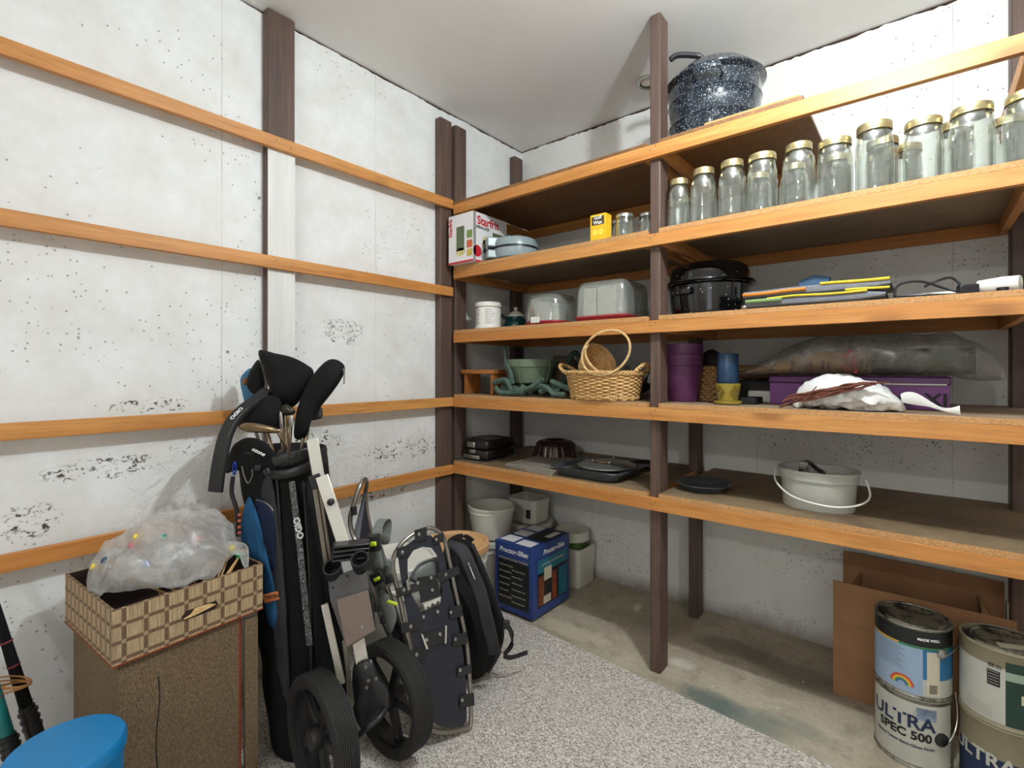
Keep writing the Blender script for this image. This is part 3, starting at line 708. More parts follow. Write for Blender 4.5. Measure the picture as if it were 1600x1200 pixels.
# ------------------------------------------------------------------ fourth shelf
Z4 = TOP[3]+.0005
M_basket = None
def wicker_mat(name, c1, c2):
    t = NT(name); v = t.obj(); a = t.noise(v, 120, 3, .7); b = t.noise(t.obj((1, 1, 4)), 30, 3)
    c = t.mix(t.rng(a, .3, .7), c1, c2); c = t.mix(t.rng(b, .5, .8, 0, .5), c, '7d5226'); t.col(c); t.b.inputs['Roughness'].default_value = .5; t.bump(a, .3, .001); return t.m
M_wick = wicker_mat('wicker', 'b98748', 'e3bf86'); M_wickd = wicker_mat('dark_wicker', '6d4c2a', 'a98453'); M_straw = wicker_mat('straw_hoop', 'c99b5c', 'e8c998')
def weave(c, r0, r1, h, sy=1.0, rows=13, stakes=30, rot=None, n=2.6, amp=.0032, wall=True):
    NU = stakes*6
    def f(u, v):
        a = 2*PI*u; ca, sa = math.cos(a), math.sin(a); k = abs(ca)**n+abs(sa)**n; k = k**(-1/n)
        row = v*rows; r = r0+(r1-r0)*v
        d = amp*math.sin(stakes*PI*u*2*.5+PI*int(row))*1.0+amp*.5*math.sin(2*PI*row)
        return ((r*k*ca+d*ca), (r*k*sa*sy+d*sa), h*v)
    mb = MB().surf(NU, rows*4+1, f, cu=True)
    M = (rot or Matrix())
    mb.v = [Vector(c)+(M @ v) for v in mb.v]; return mb
def braid(c, r, z, sy, M=None, n=2.6, rad=.006, tw=40, N=240):
    mb = MB(); M = M or Matrix()
    for ph in (0, 2*PI/3, 4*PI/3):
        pts = []
        for i in range(N):
            a = 2*PI*i/N; ca, sa = math.cos(a), math.sin(a); k = (abs(ca)**n+abs(sa)**n)**(-1/n); q = tw*a/2+ph
            pts.append(Vector(c)+(M @ Vector(((r*k+rad*.9*math.cos(q))*ca, (r*k*sy+rad*.9*math.cos(q))*sa, z+rad*.9*math.sin(q)))))
        mb.tube(pts, rad*.75, 6, cyc=True)
    return mb
# wooden stool
xa, xb = xat(731, 1.72), xat(778, 1.72); M_red_w = wood_mat('reddish_wood', '8f5526', 'a9672f', 'x', ks=3)
T = thing('wooden_riser', 'small wooden stool-shaped stand with two board legs, left end of fourth shelf', 'stand', ((xa+xb)/2, 1.75, Z4))
pt(T, MB().box((xa-.008, 1.68, Z4+.095), (xb+.006, 1.80, Z4+.115)), 'top', M_red_w, bevel=.003)
for x in (xa+.012, xb-.012): pt(T, MB().box((x-.008, 1.69, Z4), (x+.008, 1.79, Z4+.0945)), 'leg', M_red_w, bevel=.002)
# hanging planter with branch wreath
M_sage = pm('sage_green_plastic', '6f7f66', .45, var=.08); M_twg = pm('green_painted_twig', '4b6154', .8, var=.5, vs=40, bump=.5)
c = Vector((xat(831, 1.78), 1.78, Z4)); c.z = Z4+.052
T = thing('hanging_planter', 'sage green plastic hanging planter resting on a wreath of green branches', 'planter', c)
pt(T, MB().lathe([(0, 0), (.072, 0), (.082, .006), (.104, .07), (.106, .074), (.110, .076), (.112, .108), (.106, .108), (.103, .078), (.078, .012), (0, .01)], 44, c), 'bowl', M_sage)
for a in (-2.45, -1.45, -.2):
    d = Vector((math.cos(a), math.sin(a), 0))
    pt(T, MB().tube([c+d*.116+Vector((0, 0, .108)), c+d*.118+Vector((0, 0, .075)), c+d*.10+Vector((0, 0, .02)), c+d*.085+Vector((0, 0, -.01))], .0025, 6), 'hanger_strap', M_sage)
e = MB(); bp_ = c+Vector((-.108, -.055, .10)); e.box((-.012, -.004, -.026), (.012, .004, .006), frame(bp_, (.9, -.43, 0), (.43, .9, 0)))
pt(T, e, 'clip', M_sage, bevel=.002)
T = thing('branch_wreath', 'wreath of thick green-painted branches lying under the planter', 'wreath', (c.x, c.y, Z4))
rr = random.Random(11); e = MB()
for k in range(9):
    a0 = rr.uniform(0, 6.28); pts = []; R = rr.uniform(.112, .150)
    for i in range(9):
        a = a0+i*.24; pts.append(Vector((c.x+(R+rr.uniform(-.012, .012))*math.cos(a), c.y-.006+(R*.82+rr.uniform(-.008, .008))*math.sin(a), Z4+.017+rr.uniform(0, .026))))
    e.tube(smooth_pts(pts, 4), [.011+.004*math.sin(i) for i in range(33)], 8)
pt(T, e, 'twisted_ring', M_twg)
def seg(px, y, r0, r1, nm='branch'):
    pts = [Vector((xat(a, yy), yy, max(at(a, b, 'y', yy).z, Z4+.0145))) for a, b, yy in px]
    n_ = (len(pts)-1)*5+1; pt(T, MB().tube(smooth_pts(pts, 5), [r0+(r1-r0)*i/(n_-1) for i in range(n_)], 8), nm, M_twg)
seg([(772, 598, 1.68), (790, 594, 1.66), (802, 612, 1.665), (812, 616, 1.67)], 0, .013, .010)
seg([(788, 541, 1.69), (791, 566, 1.685), (798, 582, 1.67), (801, 600, 1.665)], 0, .007, .011)
seg([(800, 612, 1.66), (826, 607, 1.655), (848, 592, 1.655)], 0, .012, .010)
seg([(842, 600, 1.66), (858, 608, 1.655), (866, 617, 1.655), (884, 616, 1.66)], 0, .009, .012)
seg([(862, 596, 1.67), (880, 604, 1.66), (896, 609, 1.665)], 0, .012, .012)
seg([(775, 606, 1.67), (782, 614, 1.66), (800, 617, 1.66), (820, 612, 1.66)], 0, .012, .013)
# pots behind
one('plant_pot', MB().lathe([(0, 0), (.06, 0), (.078, .14), (.082, .142), (.082, .16), (.076, .16), (.058, .006), (0, .006)], 32, (xat(825, 2.02), 2.03, Z4)), pm('grey_pot', '5d5852', .7), 'grey plant pot standing behind the green hanging planter', 'pot')
one('clay_jug', MB().lathe([(0, 0), (.05, 0), (.075, .05), (.08, .1), (.07, .15), (.045, .172), (.048, .18), (.04, .18), (0, .17)], 32, (xat(880, 1.97), 1.97, Z4)), pm('brown_clay', '6f5f50', .75, var=.2), 'brown rounded clay pot behind the planter and basket', 'pot')
T = thing('ivy_vine', 'dark green artificial vine draped over the brown clay pot', 'vine', (xat(895, 1.87), 1.87, Z4))
x_ = xat(893, 1.87)
pt(T, MB().tube(smooth_pts([(x_-.03, 1.86, Z4+.01), (x_-.035, 1.87, Z4+.08), (x_-.01, 1.86, Z4+.15), (x_+.02, 1.87, Z4+.19), (x_+.04, 1.88, Z4+.14), (x_+.03, 1.86, Z4+.06)], 5), .012, 8), 'stem', pm('dark_green', '33463a', .8, var=.4, vs=40))
# wicker laundry basket
c = Vector((xat(944, 1.702), 1.702, Z4+.0015)); SYB = .62
T = thing('wicker_basket', 'large oval natural wicker basket with braided handles on the fourth shelf', 'basket', c)
pt(T, weave(c, .128, .150, .098, SYB, 15, 34), 'woven_side', M_wick, smooth=60, solid=.004)
pt(T, MB().lathe([(0, .003), (.124, .003), (.126, .006), (0, .006)], 40, c, 1.1, SYB*1.1), 'bottom', M_wick)
pt(T, braid(c, .152, .101, SYB), 'braided_rim', M_wick); pt(T, braid(c, .130, .010, SYB, rad=.0042), 'braided_foot', M_wick)
for sg in (-1, 1):
    e = MB()
    for ph in (0, PI):
        pts = []
        for i in range(41):
            t_ = PI*i/40; q = i*.75+ph
            pts.append(c+Vector((sg*(.150+(.045 if sg < 0 else .022)*math.sin(t_))+.004*math.cos(q), .045*math.cos(t_), .104+.028*math.sin(t_)+.004*math.sin(q))))
        e.tube(pts, .0045, 6)
    pt(T, e, 'handle', M_wick)
# small shell basket with hoop handle lying in it
cs = Vector((c.x-.050, c.y-.012, Z4+.126)); Mt = Matrix.Rotation(-1.05, 4, 'Y') @ Matrix.Rotation(.5, 4, 'X') @ Matrix.Rotation(.3, 4, 'Z')
Mt = Matrix.Rotation(.25, 4, 'Z') @ Matrix.Rotation(.95, 4, 'Y') @ Matrix.Rotation(.35, 4, 'X')
T = thing('hoop_basket', 'small tipped wicker basket with a thin hoop handle inside the large basket', 'basket', cs)
def hb(mb): mb.v = [cs+(Mt @ v) for v in mb.v]; return mb
pt(T, hb(MB().surf(140, 34, lambda u, v: ((.030+.038*v**.6+.0018*math.sin(2*PI*u*28+PI*int(v*11)))*math.cos(2*PI*u), (.036+.044*v**.6+.0018*math.sin(2*PI*u*28+PI*int(v*11)))*math.sin(2*PI*u), .085*v-.03+.0012*math.sin(v*70)), cu=True)), 'woven_bowl', M_wick, solid=.003, smooth=60)
pt(T, hb(MB().lathe([(0, -.030), (.034, -.030), (.036, -.027), (0, -.026)], 30, sy=1.2)), 'bottom', M_wick)
pt(T, hb(MB().tube([(.0685*math.cos(2*PI*i/50), .0805*math.sin(2*PI*i/50), .055) for i in range(50)], .0042, 8, cyc=True)), 'rim', M_straw)
ch = Vector((xat(947, 1.612), 1.612, at(947, 551, 'y', 1.612).z)); pts = []
# hoop: stands steep, rising above the shelf edge behind
hx, hz = .094, .080
for i in range(60):
    a = 2*PI*i/60; pts.append(ch+Vector((hx*math.cos(a)+.006*math.sin(a), -.006+.006*math.cos(a), hz*math.sin(a)+.012*math.cos(a))))
pt(T, MB().tube(pts, 1, 8, cyc=True, flat=(.0042, .0022)), 'hoop_handle', M_straw)
# dark clutter behind basket
T = thing('dried_plant_bundle', 'dark bundle of dried stems lying behind the wicker basket', 'dried plants', (xat(985, 1.98), 1.98, Z4))
rr = random.Random(5); e = MB()
for k in range(26):
    x0 = xat(985, 1.98)+rr.uniform(-.1, .05); e.tube([(x0, 1.93+rr.uniform(0, .1), Z4+.006+rr.uniform(0, .05)), (x0+rr.uniform(.02, .09), 1.95+rr.uniform(0, .08), Z4+.07+rr.uniform(-.02, .07))], [.004, .0015], 5)
pt(T, e, 'stems', pm('dark_dry_stem', '33291f', .9, var=.4))
pt(T, MB().surf(26, 14, blobfn((xat(985, 1.98)+.0, 1.98, Z4+.047), (.075, .06, .045), 4, .2, 20), cu=True), 'seed_mass', pm('dark_moss', '2e281e', .95, var=.5, vs=50, bump=.6))
# purple pots
M_purp = pm('purple_glaze', '5d2f57', .35, var=.1, vs=5); c = Vector((xat(1067, 1.79), 1.79, Z4))
for k, lb in enumerate(('lowest of the three nested purple plant pots beside the central post', 'middle one of the three nested purple pots, only its rim band showing', 'topmost of the three nested purple plant pots')):
    z = k*.0385; sc = 1
    c_ = c+Vector((0, 0, z if k == 0 else z+.002))
    one('purple_pot', MB().lathe([(0, .0), (.050, .0), (.052, .002), (.0675, .126), (.0655, .127), (.0635, .124), (.0485, .006), (0, .006)], 44, c_) if k == 0 else
        MB().lathe([(0, .0), (.0475, .0), (.0485, .002), (.0628, .084), (.0672, .092), (.0700, .1265), (.068, .1275), (.066, .124), (.0615, .09), (.046, .006), (0, .006)], 44, c_), M_purp, lb, 'pot', 'nested purple pots')
# little wicker cone and cactus pot
c = Vector((xat(1108, 1.86), 1.86, Z4)); Mq = Matrix.Rotation(.3, 4, 'Y')
T = thing('wicker_vase', 'tilted brown wicker vase between the purple pots and the blue candle', 'basket', c)
pt(T, weave(c+Vector((.004, 0, .002)), .046, .030, .125, 1, 12, 20, n=2), 'woven_side', M_wickd, smooth=60, solid=.003)
pt(T, MB().lathe([(0, .003), (.045, .003), (.045, .006), (0, .006)], 24, c), 'bottom', M_wickd)
c = Vector((xat(1112, 1.97), 1.97, Z4))
T = thing('cactus_pot', 'dark round dried plant ball in a small pot at the back of the fourth shelf', 'potted plant', c)
pt(T, MB().lathe([(0, 0), (.035, 0), (.047, .085), (.05, .1), (.046, .1), (0, .09)], 28, c), 'pot', pm('dark_olive_pot', '4a483a', .6))
pt(T, MB().ico(c+Vector((0, 0, .142)), .047, 3).move(lambda v: v+Vector((0, 0, 0))+Vector((nz(v, 60), nz(v, 60, 2), nz(v, 60, 4)))*.006), 'plant_ball', pm('dark_dry_moss', '2b2620', .95, var=.5, vs=60, bump=.7))
# candle on yellow pot
c = Vector((xat(1137, 1.725), 1.725, Z4)); M_yg = pm('yellow_glaze', '94802f', .4, var=.15, vs=30)
T = thing('yellow_candle_pot', 'small ochre ceramic pot with carved diamonds standing on its saucer', 'pot', c)
pt(T, MB().lathe([(0, 0), (.036, 0), (.043, .003), (.044, .010), (.040, .012), (0, .008)], 36, c), 'saucer', M_yg)
pt(T, MB().lathe([(0, .0125), (.031, .0125), (.040, .066), (.040, .069), (.036, .069), (.030, .06), (0, .06)], 36, c), 'pot', M_yg)
e = MB()
for a0 in (-2.0, -.7):
    f = lambda x, y, a0=a0: cylmap(c, .0365, a0, .040, .001)(x, y)+Vector((math.cos(a0), math.sin(a0), 0))*(y*.10+.0005)
    for q in (.022, .015, .008):
        P = [(0, q), (q*.8, 0), (0, -q), (-q*.8, 0)]
        e.tube([f(*p) for p in P], .0007, 4, cyc=True)
pt(T, e, 'carved_diamonds', pm('brown_glaze', '4a3d1c', .5))
T = thing('pillar_candle', 'blue pillar candle standing in the ochre pot', 'candle', c+Vector((0, 0, .0695)))
pt(T, MB().lathe([(0, 0), (.0325, 0), (.0335, .002), (.0335, .094), (.031, .098), (.027, .095), (0, .092)], 36, c+Vector((0, 0, .0695))), 'wax', pm('blue_wax', '1d3a58', .35, var=.15, vs=6))
pt(T, MB().tube([c+Vector((0, 0, .16)), c+Vector((.001, 0, .172)), c+Vector((.003, 0, .18))], .0011, 5), 'wick', M_ink)
one('black_tray', MB().box((xat(1160, 1.80), 1.76, Z4), (xat(1185, 1.80), 1.86, Z4+.022)), M_blackm, 'low black tray behind the ochre pot', 'tray', bevel=.003)
one('foam_block', MB().box((xat(1172, 1.93), 1.90, Z4), (xat(1212, 1.93), 1.97, Z4+.04)), M_white, 'white foam block beside the purple carton', 'foam block', bevel=.003)
one('dark_case', MB().box((xat(1138, 1.98), 1.99, Z4), (xat(1212, 1.98), 2.12, Z4+.075)), pm('dark_grey_case', '3b3733', .7), 'dark grey box at the back behind the blue candle', 'box', bevel=.004)
# purple carton
xa, xb = xat(1203, 1.84), xat(1484, 1.84); M_pc = pm('purple_card', '7a3f86', .4, var=.1, vs=8); M_pcd = pm('purple_card_lid', '5b2a63', .35, var=.2, vs=40)
T = thing('purple_carton', 'long purple cardboard box lettered at its right end, under the dry-cleaning bag', 'box', ((xa+xb)/2, 1.9, Z4))
pt(T, MB().box((xa, 1.84, Z4), (xb, 2.06, Z4+.088)), 'carton', M_pc, bevel=.001)
pt(T, MB().box((xa-.004, 1.834, Z4+.070), (xb+.004, 2.065, Z4+.094)), 'lid', M_pcd, bevel=.005)
pt(T, MB().box((xat(1380, 1.832), 1.8325, Z4+.070), (xb-.006, 1.8338, Z4+.074)), 'tape', M_whitet)
f = planar((xat(1434, 1.84), 1.84, Z4+.027), (1, 0, 0), (0, 0, 1)); pt(T, text_mb('MAXI', .05, f, bold=.0012, sx=1.1), 'lettering', M_ink)
# plastic-covered garment bag
xa, xb = xat(1150, 1.90), xat(1568, 1.90)
T = thing('dry_cleaning_bag', 'long cloudy plastic garment bag lying on the purple carton', 'garment bag', ((xa+xb)/2, 1.92, Z4+.095))
zb = Z4+.0955
def gb(u, v):
    x = xa+(xb-xa)*u; h = .012+.115*min(1, max(0, (u-.06))/.30)**.8*(1-max(0, (u-.84)/.16)**2.2*.8); a = 2*PI*v
    yy = 1.92+(.095*(1-.55*max(0, (u-.85)/.15)**2))*math.copysign(abs(math.cos(a))**.6, math.cos(a)); z = zb+h/2+h/2*math.copysign(abs(math.sin(a))**.75, math.sin(a))
    cr = nz((x*1.2, yy, z*2), 13, 3); z += .007*cr; yy += .010*nz((x, z, yy), 18, 6)
    if x > xat(1484, 1.84): z -= .012*min(1, (x-xat(1484, 1.84))/.03)
    return (x, yy, min(max(z, zb+.001 if x < xat(1490, 1.84) else zb-.02), RB[2]-.006))
pt(T, MB().surf(90, 40, gb, cv=True), 'plastic_film', film('cloudy_film', 'a9a59d', .55, .3))
def inner(u, v, x0=0, x1=1, sc=.9, yc=1.912):
    x = xa+.012+(xb-xa)*(x0+(x1-x0)*u); uu = (x-xa)/(xb-xa); h = (.010+.108*min(1, max(0, uu-.06)/.30)**.8)*sc; a = 2*PI*v
    return (x, yc+.070*math.copysign(abs(math.cos(a))**.6, math.cos(a))*math.sin(PI*(.06+.88*u))**.3, zb+.003+h*.42+h*.40*math.sin(a))
pt(T, MB().surf(40, 24, lambda u, v: inner(u, v, 0, .56, .78), cv=True), 'paper_sleeve', pm('kraft_tan_paper', 'b48c5a', .7, var=.15, vs=20), smooth=50)
pt(T, MB().surf(40, 24, lambda u, v: inner(u, v, .57, .90, .8), cv=True), 'green_garment', pm('green_plaid_cloth', '39513a', .85, var=.6, vs=30))
e = MB(); f = lambda x, y: Vector((x, 1.8415+.0*y, zb+.052+y))
def sl(x, y, a, s_): return None
xr = xat(1330, 1.84); r2 = MB()
text_mb('Safe', .05, lambda x, y: Vector((xr+.0-y, 1.8385, zb+.042+x*.9)), r2, bold=.001, shear=.3)
pt(T, r2, 'red_script', M_red)
for px, s_, body in ((1205, .030, '10'), (1238, .020, 'Clean'), (1262, .016, 'Care\nCare'), (1290, .014, 'Wash\nDry'), (1352, .02, 'For\nThe'), (1372, .03, 'NY')):
    text_mb(body, s_, lambda x, y, px=px: Vector((xat(px, 1.84)-y, 1.8395, zb+.026+x+max(0, (px-1205))*.00008)), e, bold=.0004)
pt(T, e, 'black_print', M_ink)
# newspaper roll beneath
one('newspaper_wrap', MB().surf(30, 16, lambda u, v: (xat(1155, 1.93)+.10*u, 1.94+.05*math.cos(2*PI*v), Z4+.0995+.022*math.sin(2*PI*v)*(1-.3*u)-.0*u), cv=True), pm('newsprint_tan', 'a98a5e', .8, var=.5, vs=60), 'crumpled tan newspaper wrap left of the purple carton', 'paper') if False else None
T = thing('seed_sack', 'crumpled tan paper sack with dark lettering behind the ochre pot', 'sack', (xat(1185, 1.93), 1.93, Z4+.0755))
pt(T, MB().surf(40, 20, lambda u, v: (xat(1150, 2.03)+.125*u, 2.09+.04*math.cos(2*PI*v), Z4+.105+.028*math.sin(2*PI*v)+.003*nz((u, v*2, 0), 9)), cv=True), 'sack', pm('tan_sack', 'a08050', .8, var=.4, vs=40))
pt(T, text_mb('POWERKORN', .022, lambda x, y: Vector((xat(1150, 2.0)+.04+x*.8, 2.0485, Z4+.100+y)), bold=.001), 'lettering', M_ink)
# white bag bundle with twigs
c = Vector((xat(1322, 1.715), 1.715, Z4))
hw = (xat(1412, 1.70)-xat(1234, 1.70))/2
T = thing('white_bag_bundle', 'knotted white plastic bag bundle in front of the purple carton', 'plastic bag', c)
def wb(u, v):
    a = 2*PI*v; tt = u*2-1; e_ = max(0, 1-abs(tt)**2.6)**.5
    h = (.100 if tt < 0 else .100-.045*tt)*e_; x = c.x+hw*tt; y = c.y+.066*e_*math.copysign(abs(math.cos(a))**.8, math.cos(a)); z = Z4+.002+h/2+h/2*math.copysign(abs(math.sin(a))**.8, math.sin(a))
    k = nz((x, y, z*1.6), 18, 8)*.011-abs(nz((x*1.5, y, z*2), 26, 2))*.014+.004
    return (x, y+k, max(z+k, Z4+.001))
pt(T, MB().surf(80, 40, wb, cv=True), 'bag', pm('white_bag_plastic', 'dedcd8', .35, var=.05, bump=.5, bs=50))
tl = [Vector((xat(a, 1.68), 1.68, at(a, b, 'y', 1.68).z)) for a, b in ((1408, 622), (1424, 622), (1448, 630), (1475, 640), (1500, 641))]
for q in tl: q.z = max(q.z, Z4+.008)
pt(T, MB().tube(smooth_pts(tl, 5), [.010+.006*math.sin(i/3) for i in range(21)], 8, flat=(1.0, .35), up=(0, 0, 1)), 'knotted_tail', pm('white_bag_plastic', 'dedcd8', .35), smooth=30)
T = thing('twig_bundle', 'bundle of thin reddish-brown twigs lying across the white bag', 'twigs', (c.x-.03, c.y-.07, Z4+.02))
rr = random.Random(9)
for k in range(15):
    P = []
    for i in range(9):
        s_ = i/8; px = 1222+(1385-1222)*s_; py = 629-33*s_**.8+rr.uniform(-2.6, 2.6)+(k-7)*.85*(1-.5*s_); yy = 1.625+.010*rr.random()+.012*s_
        P.append(at(px+rr.uniform(-5, 5), py, 'y', yy))
    P = P[rr.randint(0, 2):9-rr.randint(0, 2)]
    P = smooth_pts(P, 4)
    pt(T, MB().tube(P, [.0032-.0014*i/len(P) for i in range(len(P))], 6), 'twig', pm('red_brown_twig', '6d3a28', .75, var=.3, vs=60))
pt(T, MB().tube([at(1262, 622, 'y', 1.622), at(1270, 610, 'y', 1.618), at(1276, 604, 'y', 1.625)], .0015, 5), 'twig', MATS['red_brown_twig'])

# ------------------------------------------------------------------ fifth shelf
Z5 = TOP[4]+.0005
M_dk = pm('dark_bakeware', '2a2624', .3, .3, var=.2)
c = Vector((xat(768, 1.80), 1.80, Z5+.0075))
one('baking_sheet', MB().box((c.x-.105, 1.66, Z5), (c.x+.085, 1.92, Z5+.003)).box((c.x-.105, 1.66, Z5+.003), (c.x-.1, 1.92, Z5+.007)).box((c.x+.08, 1.66, Z5+.003), (c.x+.085, 1.92, Z5+.007)), M_steel, 'thin metal sheet lying under the black sandwich grill', 'baking sheet', bevel=.001)
T = thing('sandwich_grill', 'black and chrome sandwich grill at the left end of the fifth shelf', 'appliance', c)
pt(T, MB().box((c.x-.085, 1.69, c.z), (c.x+.07, 1.90, c.z+.042)), 'base', M_dk, bevel=.012)
pt(T, MB().box((c.x-.087, 1.688, c.z+.044), (c.x+.072, 1.90, c.z+.088)), 'lid', M_dk, bevel=.014)
pt(T, MB().box((c.x-.07, 1.676, c.z+.0), (c.x+.03, 1.6875, c.z+.018)), 'drip_lip', M_steel, bevel=.003)
pt(T, MB().box((c.x-.045, 1.676, c.z+.052), (c.x+.005, 1.687, c.z+.078)).box((c.x-.03, 1.676, c.z+.026), (c.x+.005, 1.6895, c.z+.044)), 'latch', M_steel, bevel=.003)
pt(T, MB().tube(smooth_pts([(c.x-.07, 1.72, c.z+.088), (c.x-.03, 1.75, c.z+.096), (c.x+.03, 1.78, c.z+.099), (c.x+.068, 1.82, c.z+.090)], 6), .004, 8), 'cable', M_black)
for k, (w_, lb) in enumerate(((0, 'lowest flat metal cookie sheet of the stack on the fifth shelf'), (1, 'middle metal cookie sheet in the stack right of the grill'), (2, 'topmost worn metal cookie sheet, in front of the bundt pan'))):
    x0, x1 = xat(788+k*2, 1.68), xat(862-k*4, 1.68); z = Z5+.0075+k*.0075-(.0075 if 0 else 0); z = Z5+k*.0078
    M4 = Matrix.Rotation(.05*(k-1), 4, 'Z'); M4.translation = Vector(((x0+x1)/2+.045, 1.79, z))
    hw_ = .155
    one('cookie_sheet', MB().box((-hw_*.8, -.155, .0), (hw_*.8, .155, .002), M4).box((-hw_*.8, -.155, .002), (hw_*.8, -.150, .007), M4).box((-hw_*.8, -.150, .002), (-hw_*.8+.005, .155, .007), M4).box((hw_*.8-.005, -.150, .002), (hw_*.8, .155, .007), M4), pm('worn_sheet_metal', 'aba497', .45, .4, var=.3, vs=14), lb, 'baking sheet', 'stacked cookie sheets', bevel=.0008)
c = Vector((xat(868, 1.99), 1.99, Z5+.001))
T = thing('bundt_pan', 'dark brown fluted bundt pan turned upside down at the back of the fifth shelf', 'pan', c)
def bd(u, v):
    prof = [(.112, .0), (.116, .004), (.108, .008), (.103, .03), (.092, .068), (.075, .082), (.055, .086), (.035, .078), (.028, .05), (.026, .02)]
    q = v*(len(prof)-1); i = min(int(q), len(prof)-2); t_ = q-i; r = prof[i][0]*(1-t_)+prof[i+1][0]*t_; z = prof[i][1]*(1-t_)+prof[i+1][1]*t_
    a = 2*PI*u; fl = 1+(.05*abs(math.sin(9*a))-.02)*(1 if 2 < q < 8 else 0); return (c.x+r*fl*math.cos(a), c.y+r*fl*math.sin(a), c.z+z)
pt(T, MB().surf(144, 36, bd, cu=True), 'fluted_body', pm('brown_nonstick', '36221c', .25, .2, var=.1), smooth=60)
# grey sheet pan with glass lid
M_gp = pm('grey_nonstick', '5c6368', .35, .5, var=.08)
c = Vector((xat(935, 1.78)+.0, 1.775, Z5+.0245)); hx_, hy_ = .148, .125
c.z = Z5+.001
T = thing('roasting_tray', 'grey rectangular nonstick tray on the fifth shelf, left of the central post', 'pan', c)
pt(T, MB().lathe([(0, .001), (.86, .001), (.9, .006), (.94, .030), (1.08, .032), (1.09, .036), (.93, .034), (.88, .008), (0, .004)], 60, c, hx_, hy_, n=7), 'tray', M_gp)
pt(T, MB().box((c.x-.01, c.y-hy_*1.03, c.z+.0355), (c.x+.045, c.y-hy_*.98, c.z+.0385)), 'handle_slot', M_black, bevel=.001)
cl = c+Vector((.035, .01, .0375))
T = thing('glass_pan_lid', 'round glass pan lid with steel rivets lying on the grey tray', 'lid', cl)
pt(T, MB().lathe([(.112, .001), (.114, .001), (.113, .005), (.10, .011), (.06, .018), (0, .02), (0, .0185), (.06, .0165), (.1, .009)], 56, cl), 'glass', thin_glass('smoked_glass', '8a8478', .15, .6))
pt(T, MB().tube([(cl.x+.115*math.cos(2*PI*i/48), cl.y+.115*math.sin(2*PI*i/48), cl.z+.003) for i in range(48)], .0026, 8, cyc=True), 'steel_rim', M_steel)
for a in (-2.2, -.9, 1.6): pt(T, MB().ico(cl+Vector((.06*math.cos(a), .06*math.sin(a), .023)), .0055, 2), 'rivet', M_silver)
pt(T, MB().tube(smooth_pts([cl+Vector((.06*math.cos(-2.2), .06*math.sin(-2.2), .023)), cl+Vector((0, -.066, .026)), cl+Vector((.06*math.cos(-.9), .06*math.sin(-.9), .023))], 6), .0022, 6), 'wire_handle', pm('copper_wire', 'a87f55', .35, .8))
one('round_pan', MB().lathe([(0, .001), (.075, .001), (.09, .02), (.097, .022), (.097, .025), (.085, .022), (.07, .005), (0, .004)], 40, (-.60, 1.80, Z5)), M_gp, 'dark round pan on the fifth shelf just right of the central post', 'pan')
one('dark_disc_pan', MB().lathe([(0, .0), (.07, .0), (.082, .014), (.078, .014), (.066, .003), (0, .003)], 40, (-.93, 2.06, Z5)), M_dk, 'dark shallow pan at the back behind the grey tray', 'pan')
# ice cream pail
c = Vector((xat(1279, 1.80), 1.79, Z5))
T = thing('white_pail', 'oval white plastic pail with wire-like handle on the right fifth shelf', 'pail', c)
sx_, sy_ = .103, .085
pt(T, MB().lathe([(0, .0), (.90, .0), (.93, .004), (.97, .088), (1.03, .089), (1.04, .110), (1.07, .114), (1.07, .118), (1.0, .117), (.955, .088), (.91, .008), (0, .006)], 56, c, sx_, sy_, n=2.25), 'body', pm('translucent_pail', 'b9bbb2', .35, var=.1, vs=14))
pts = [c+Vector(p) for p in ((-.118, -.01, .103), (-.105, -.062, .075), (-.06, -.098, .046), (0, -.112, .034), (.06, -.104, .030), (.110, -.060, .036), (.132, -.02, .056), (.121, .004, .098))]
pt(T, MB().tube(smooth_pts(pts, 6), .0028, 8), 'handle', M_white)
T = thing('pipe_clamp', 'black and grey metal clamp tool inside the white pail', 'tool', c+Vector((-.03, 0, .007)))
k = c+Vector((-.035, .0, 0))
pt(T, MB().tube(smooth_pts([k+Vector((-.01, 0, .007)), k+Vector((-.014, 0, .09)), k+Vector((-.004, 0, .128)), k+Vector((.012, 0, .133)), k+Vector((.03, .01, .115)), k+Vector((.05, .01, .10)), k+Vector((.055, .01, .06))], 5), .006, 8), 'bar', M_black)
pt(T, MB().box((-.011, -.010, -.012), (.013, .010, .014), frame(k+Vector((-.004, -.006, .122)), (1, 0, -.1), (0, 1, 0))), 'jaw', M_steel, bevel=.002)
# ------------------------------------------------------------------ pails and boxes under the shelf
def pail(nm, label, c, r0, r1, h, mat=None, open_=True, rim=.006, cat='pail', n=2, sy=1, group=None):
    T = thing(nm, label, cat, c, group=group)
    pr = [(0, 0), (r0, 0), (r0+.002, .003), (r1, h*.80), (r1+rim*.6, h*.81), (r1+rim*.6, h*.84), (r1, h*.85), (r1+.001, h*.93), (r1+rim, h*.94), (r1+rim, h)]
    if open_: pr += [(r1-.003, h), (r1-.004, h*.9), (r0-.003, .006), (0, .006)]
    else: pr += [(0, h-.002)]
    pt(T, MB().lathe(pr, 48, c, 1, sy, n=n), 'body', mat or M_whitet); return T
def lid(T, c, r, h, m, n=2, sy=1, nm='lid'):
    pt(T, MB().lathe([(r, -.012), (r+.006, -.012), (r+.007, h), (r+.003, h+.004), (r-.008, h+.003), (r-.012, h-.006), (0, h-.006)], 48, c, 1, sy, n=n), nm, m)
FZ = .0005
c = Vector((-1.60, 1.79, FZ))
T = pail('lidded_bucket', 'tall white lidded bucket on the floor in the shelf corner, left one', c, .100, .112, .245, open_=False, cat='bucket'); lid(T, c+Vector((0, 0, .245)), .119, .008, M_whitet)
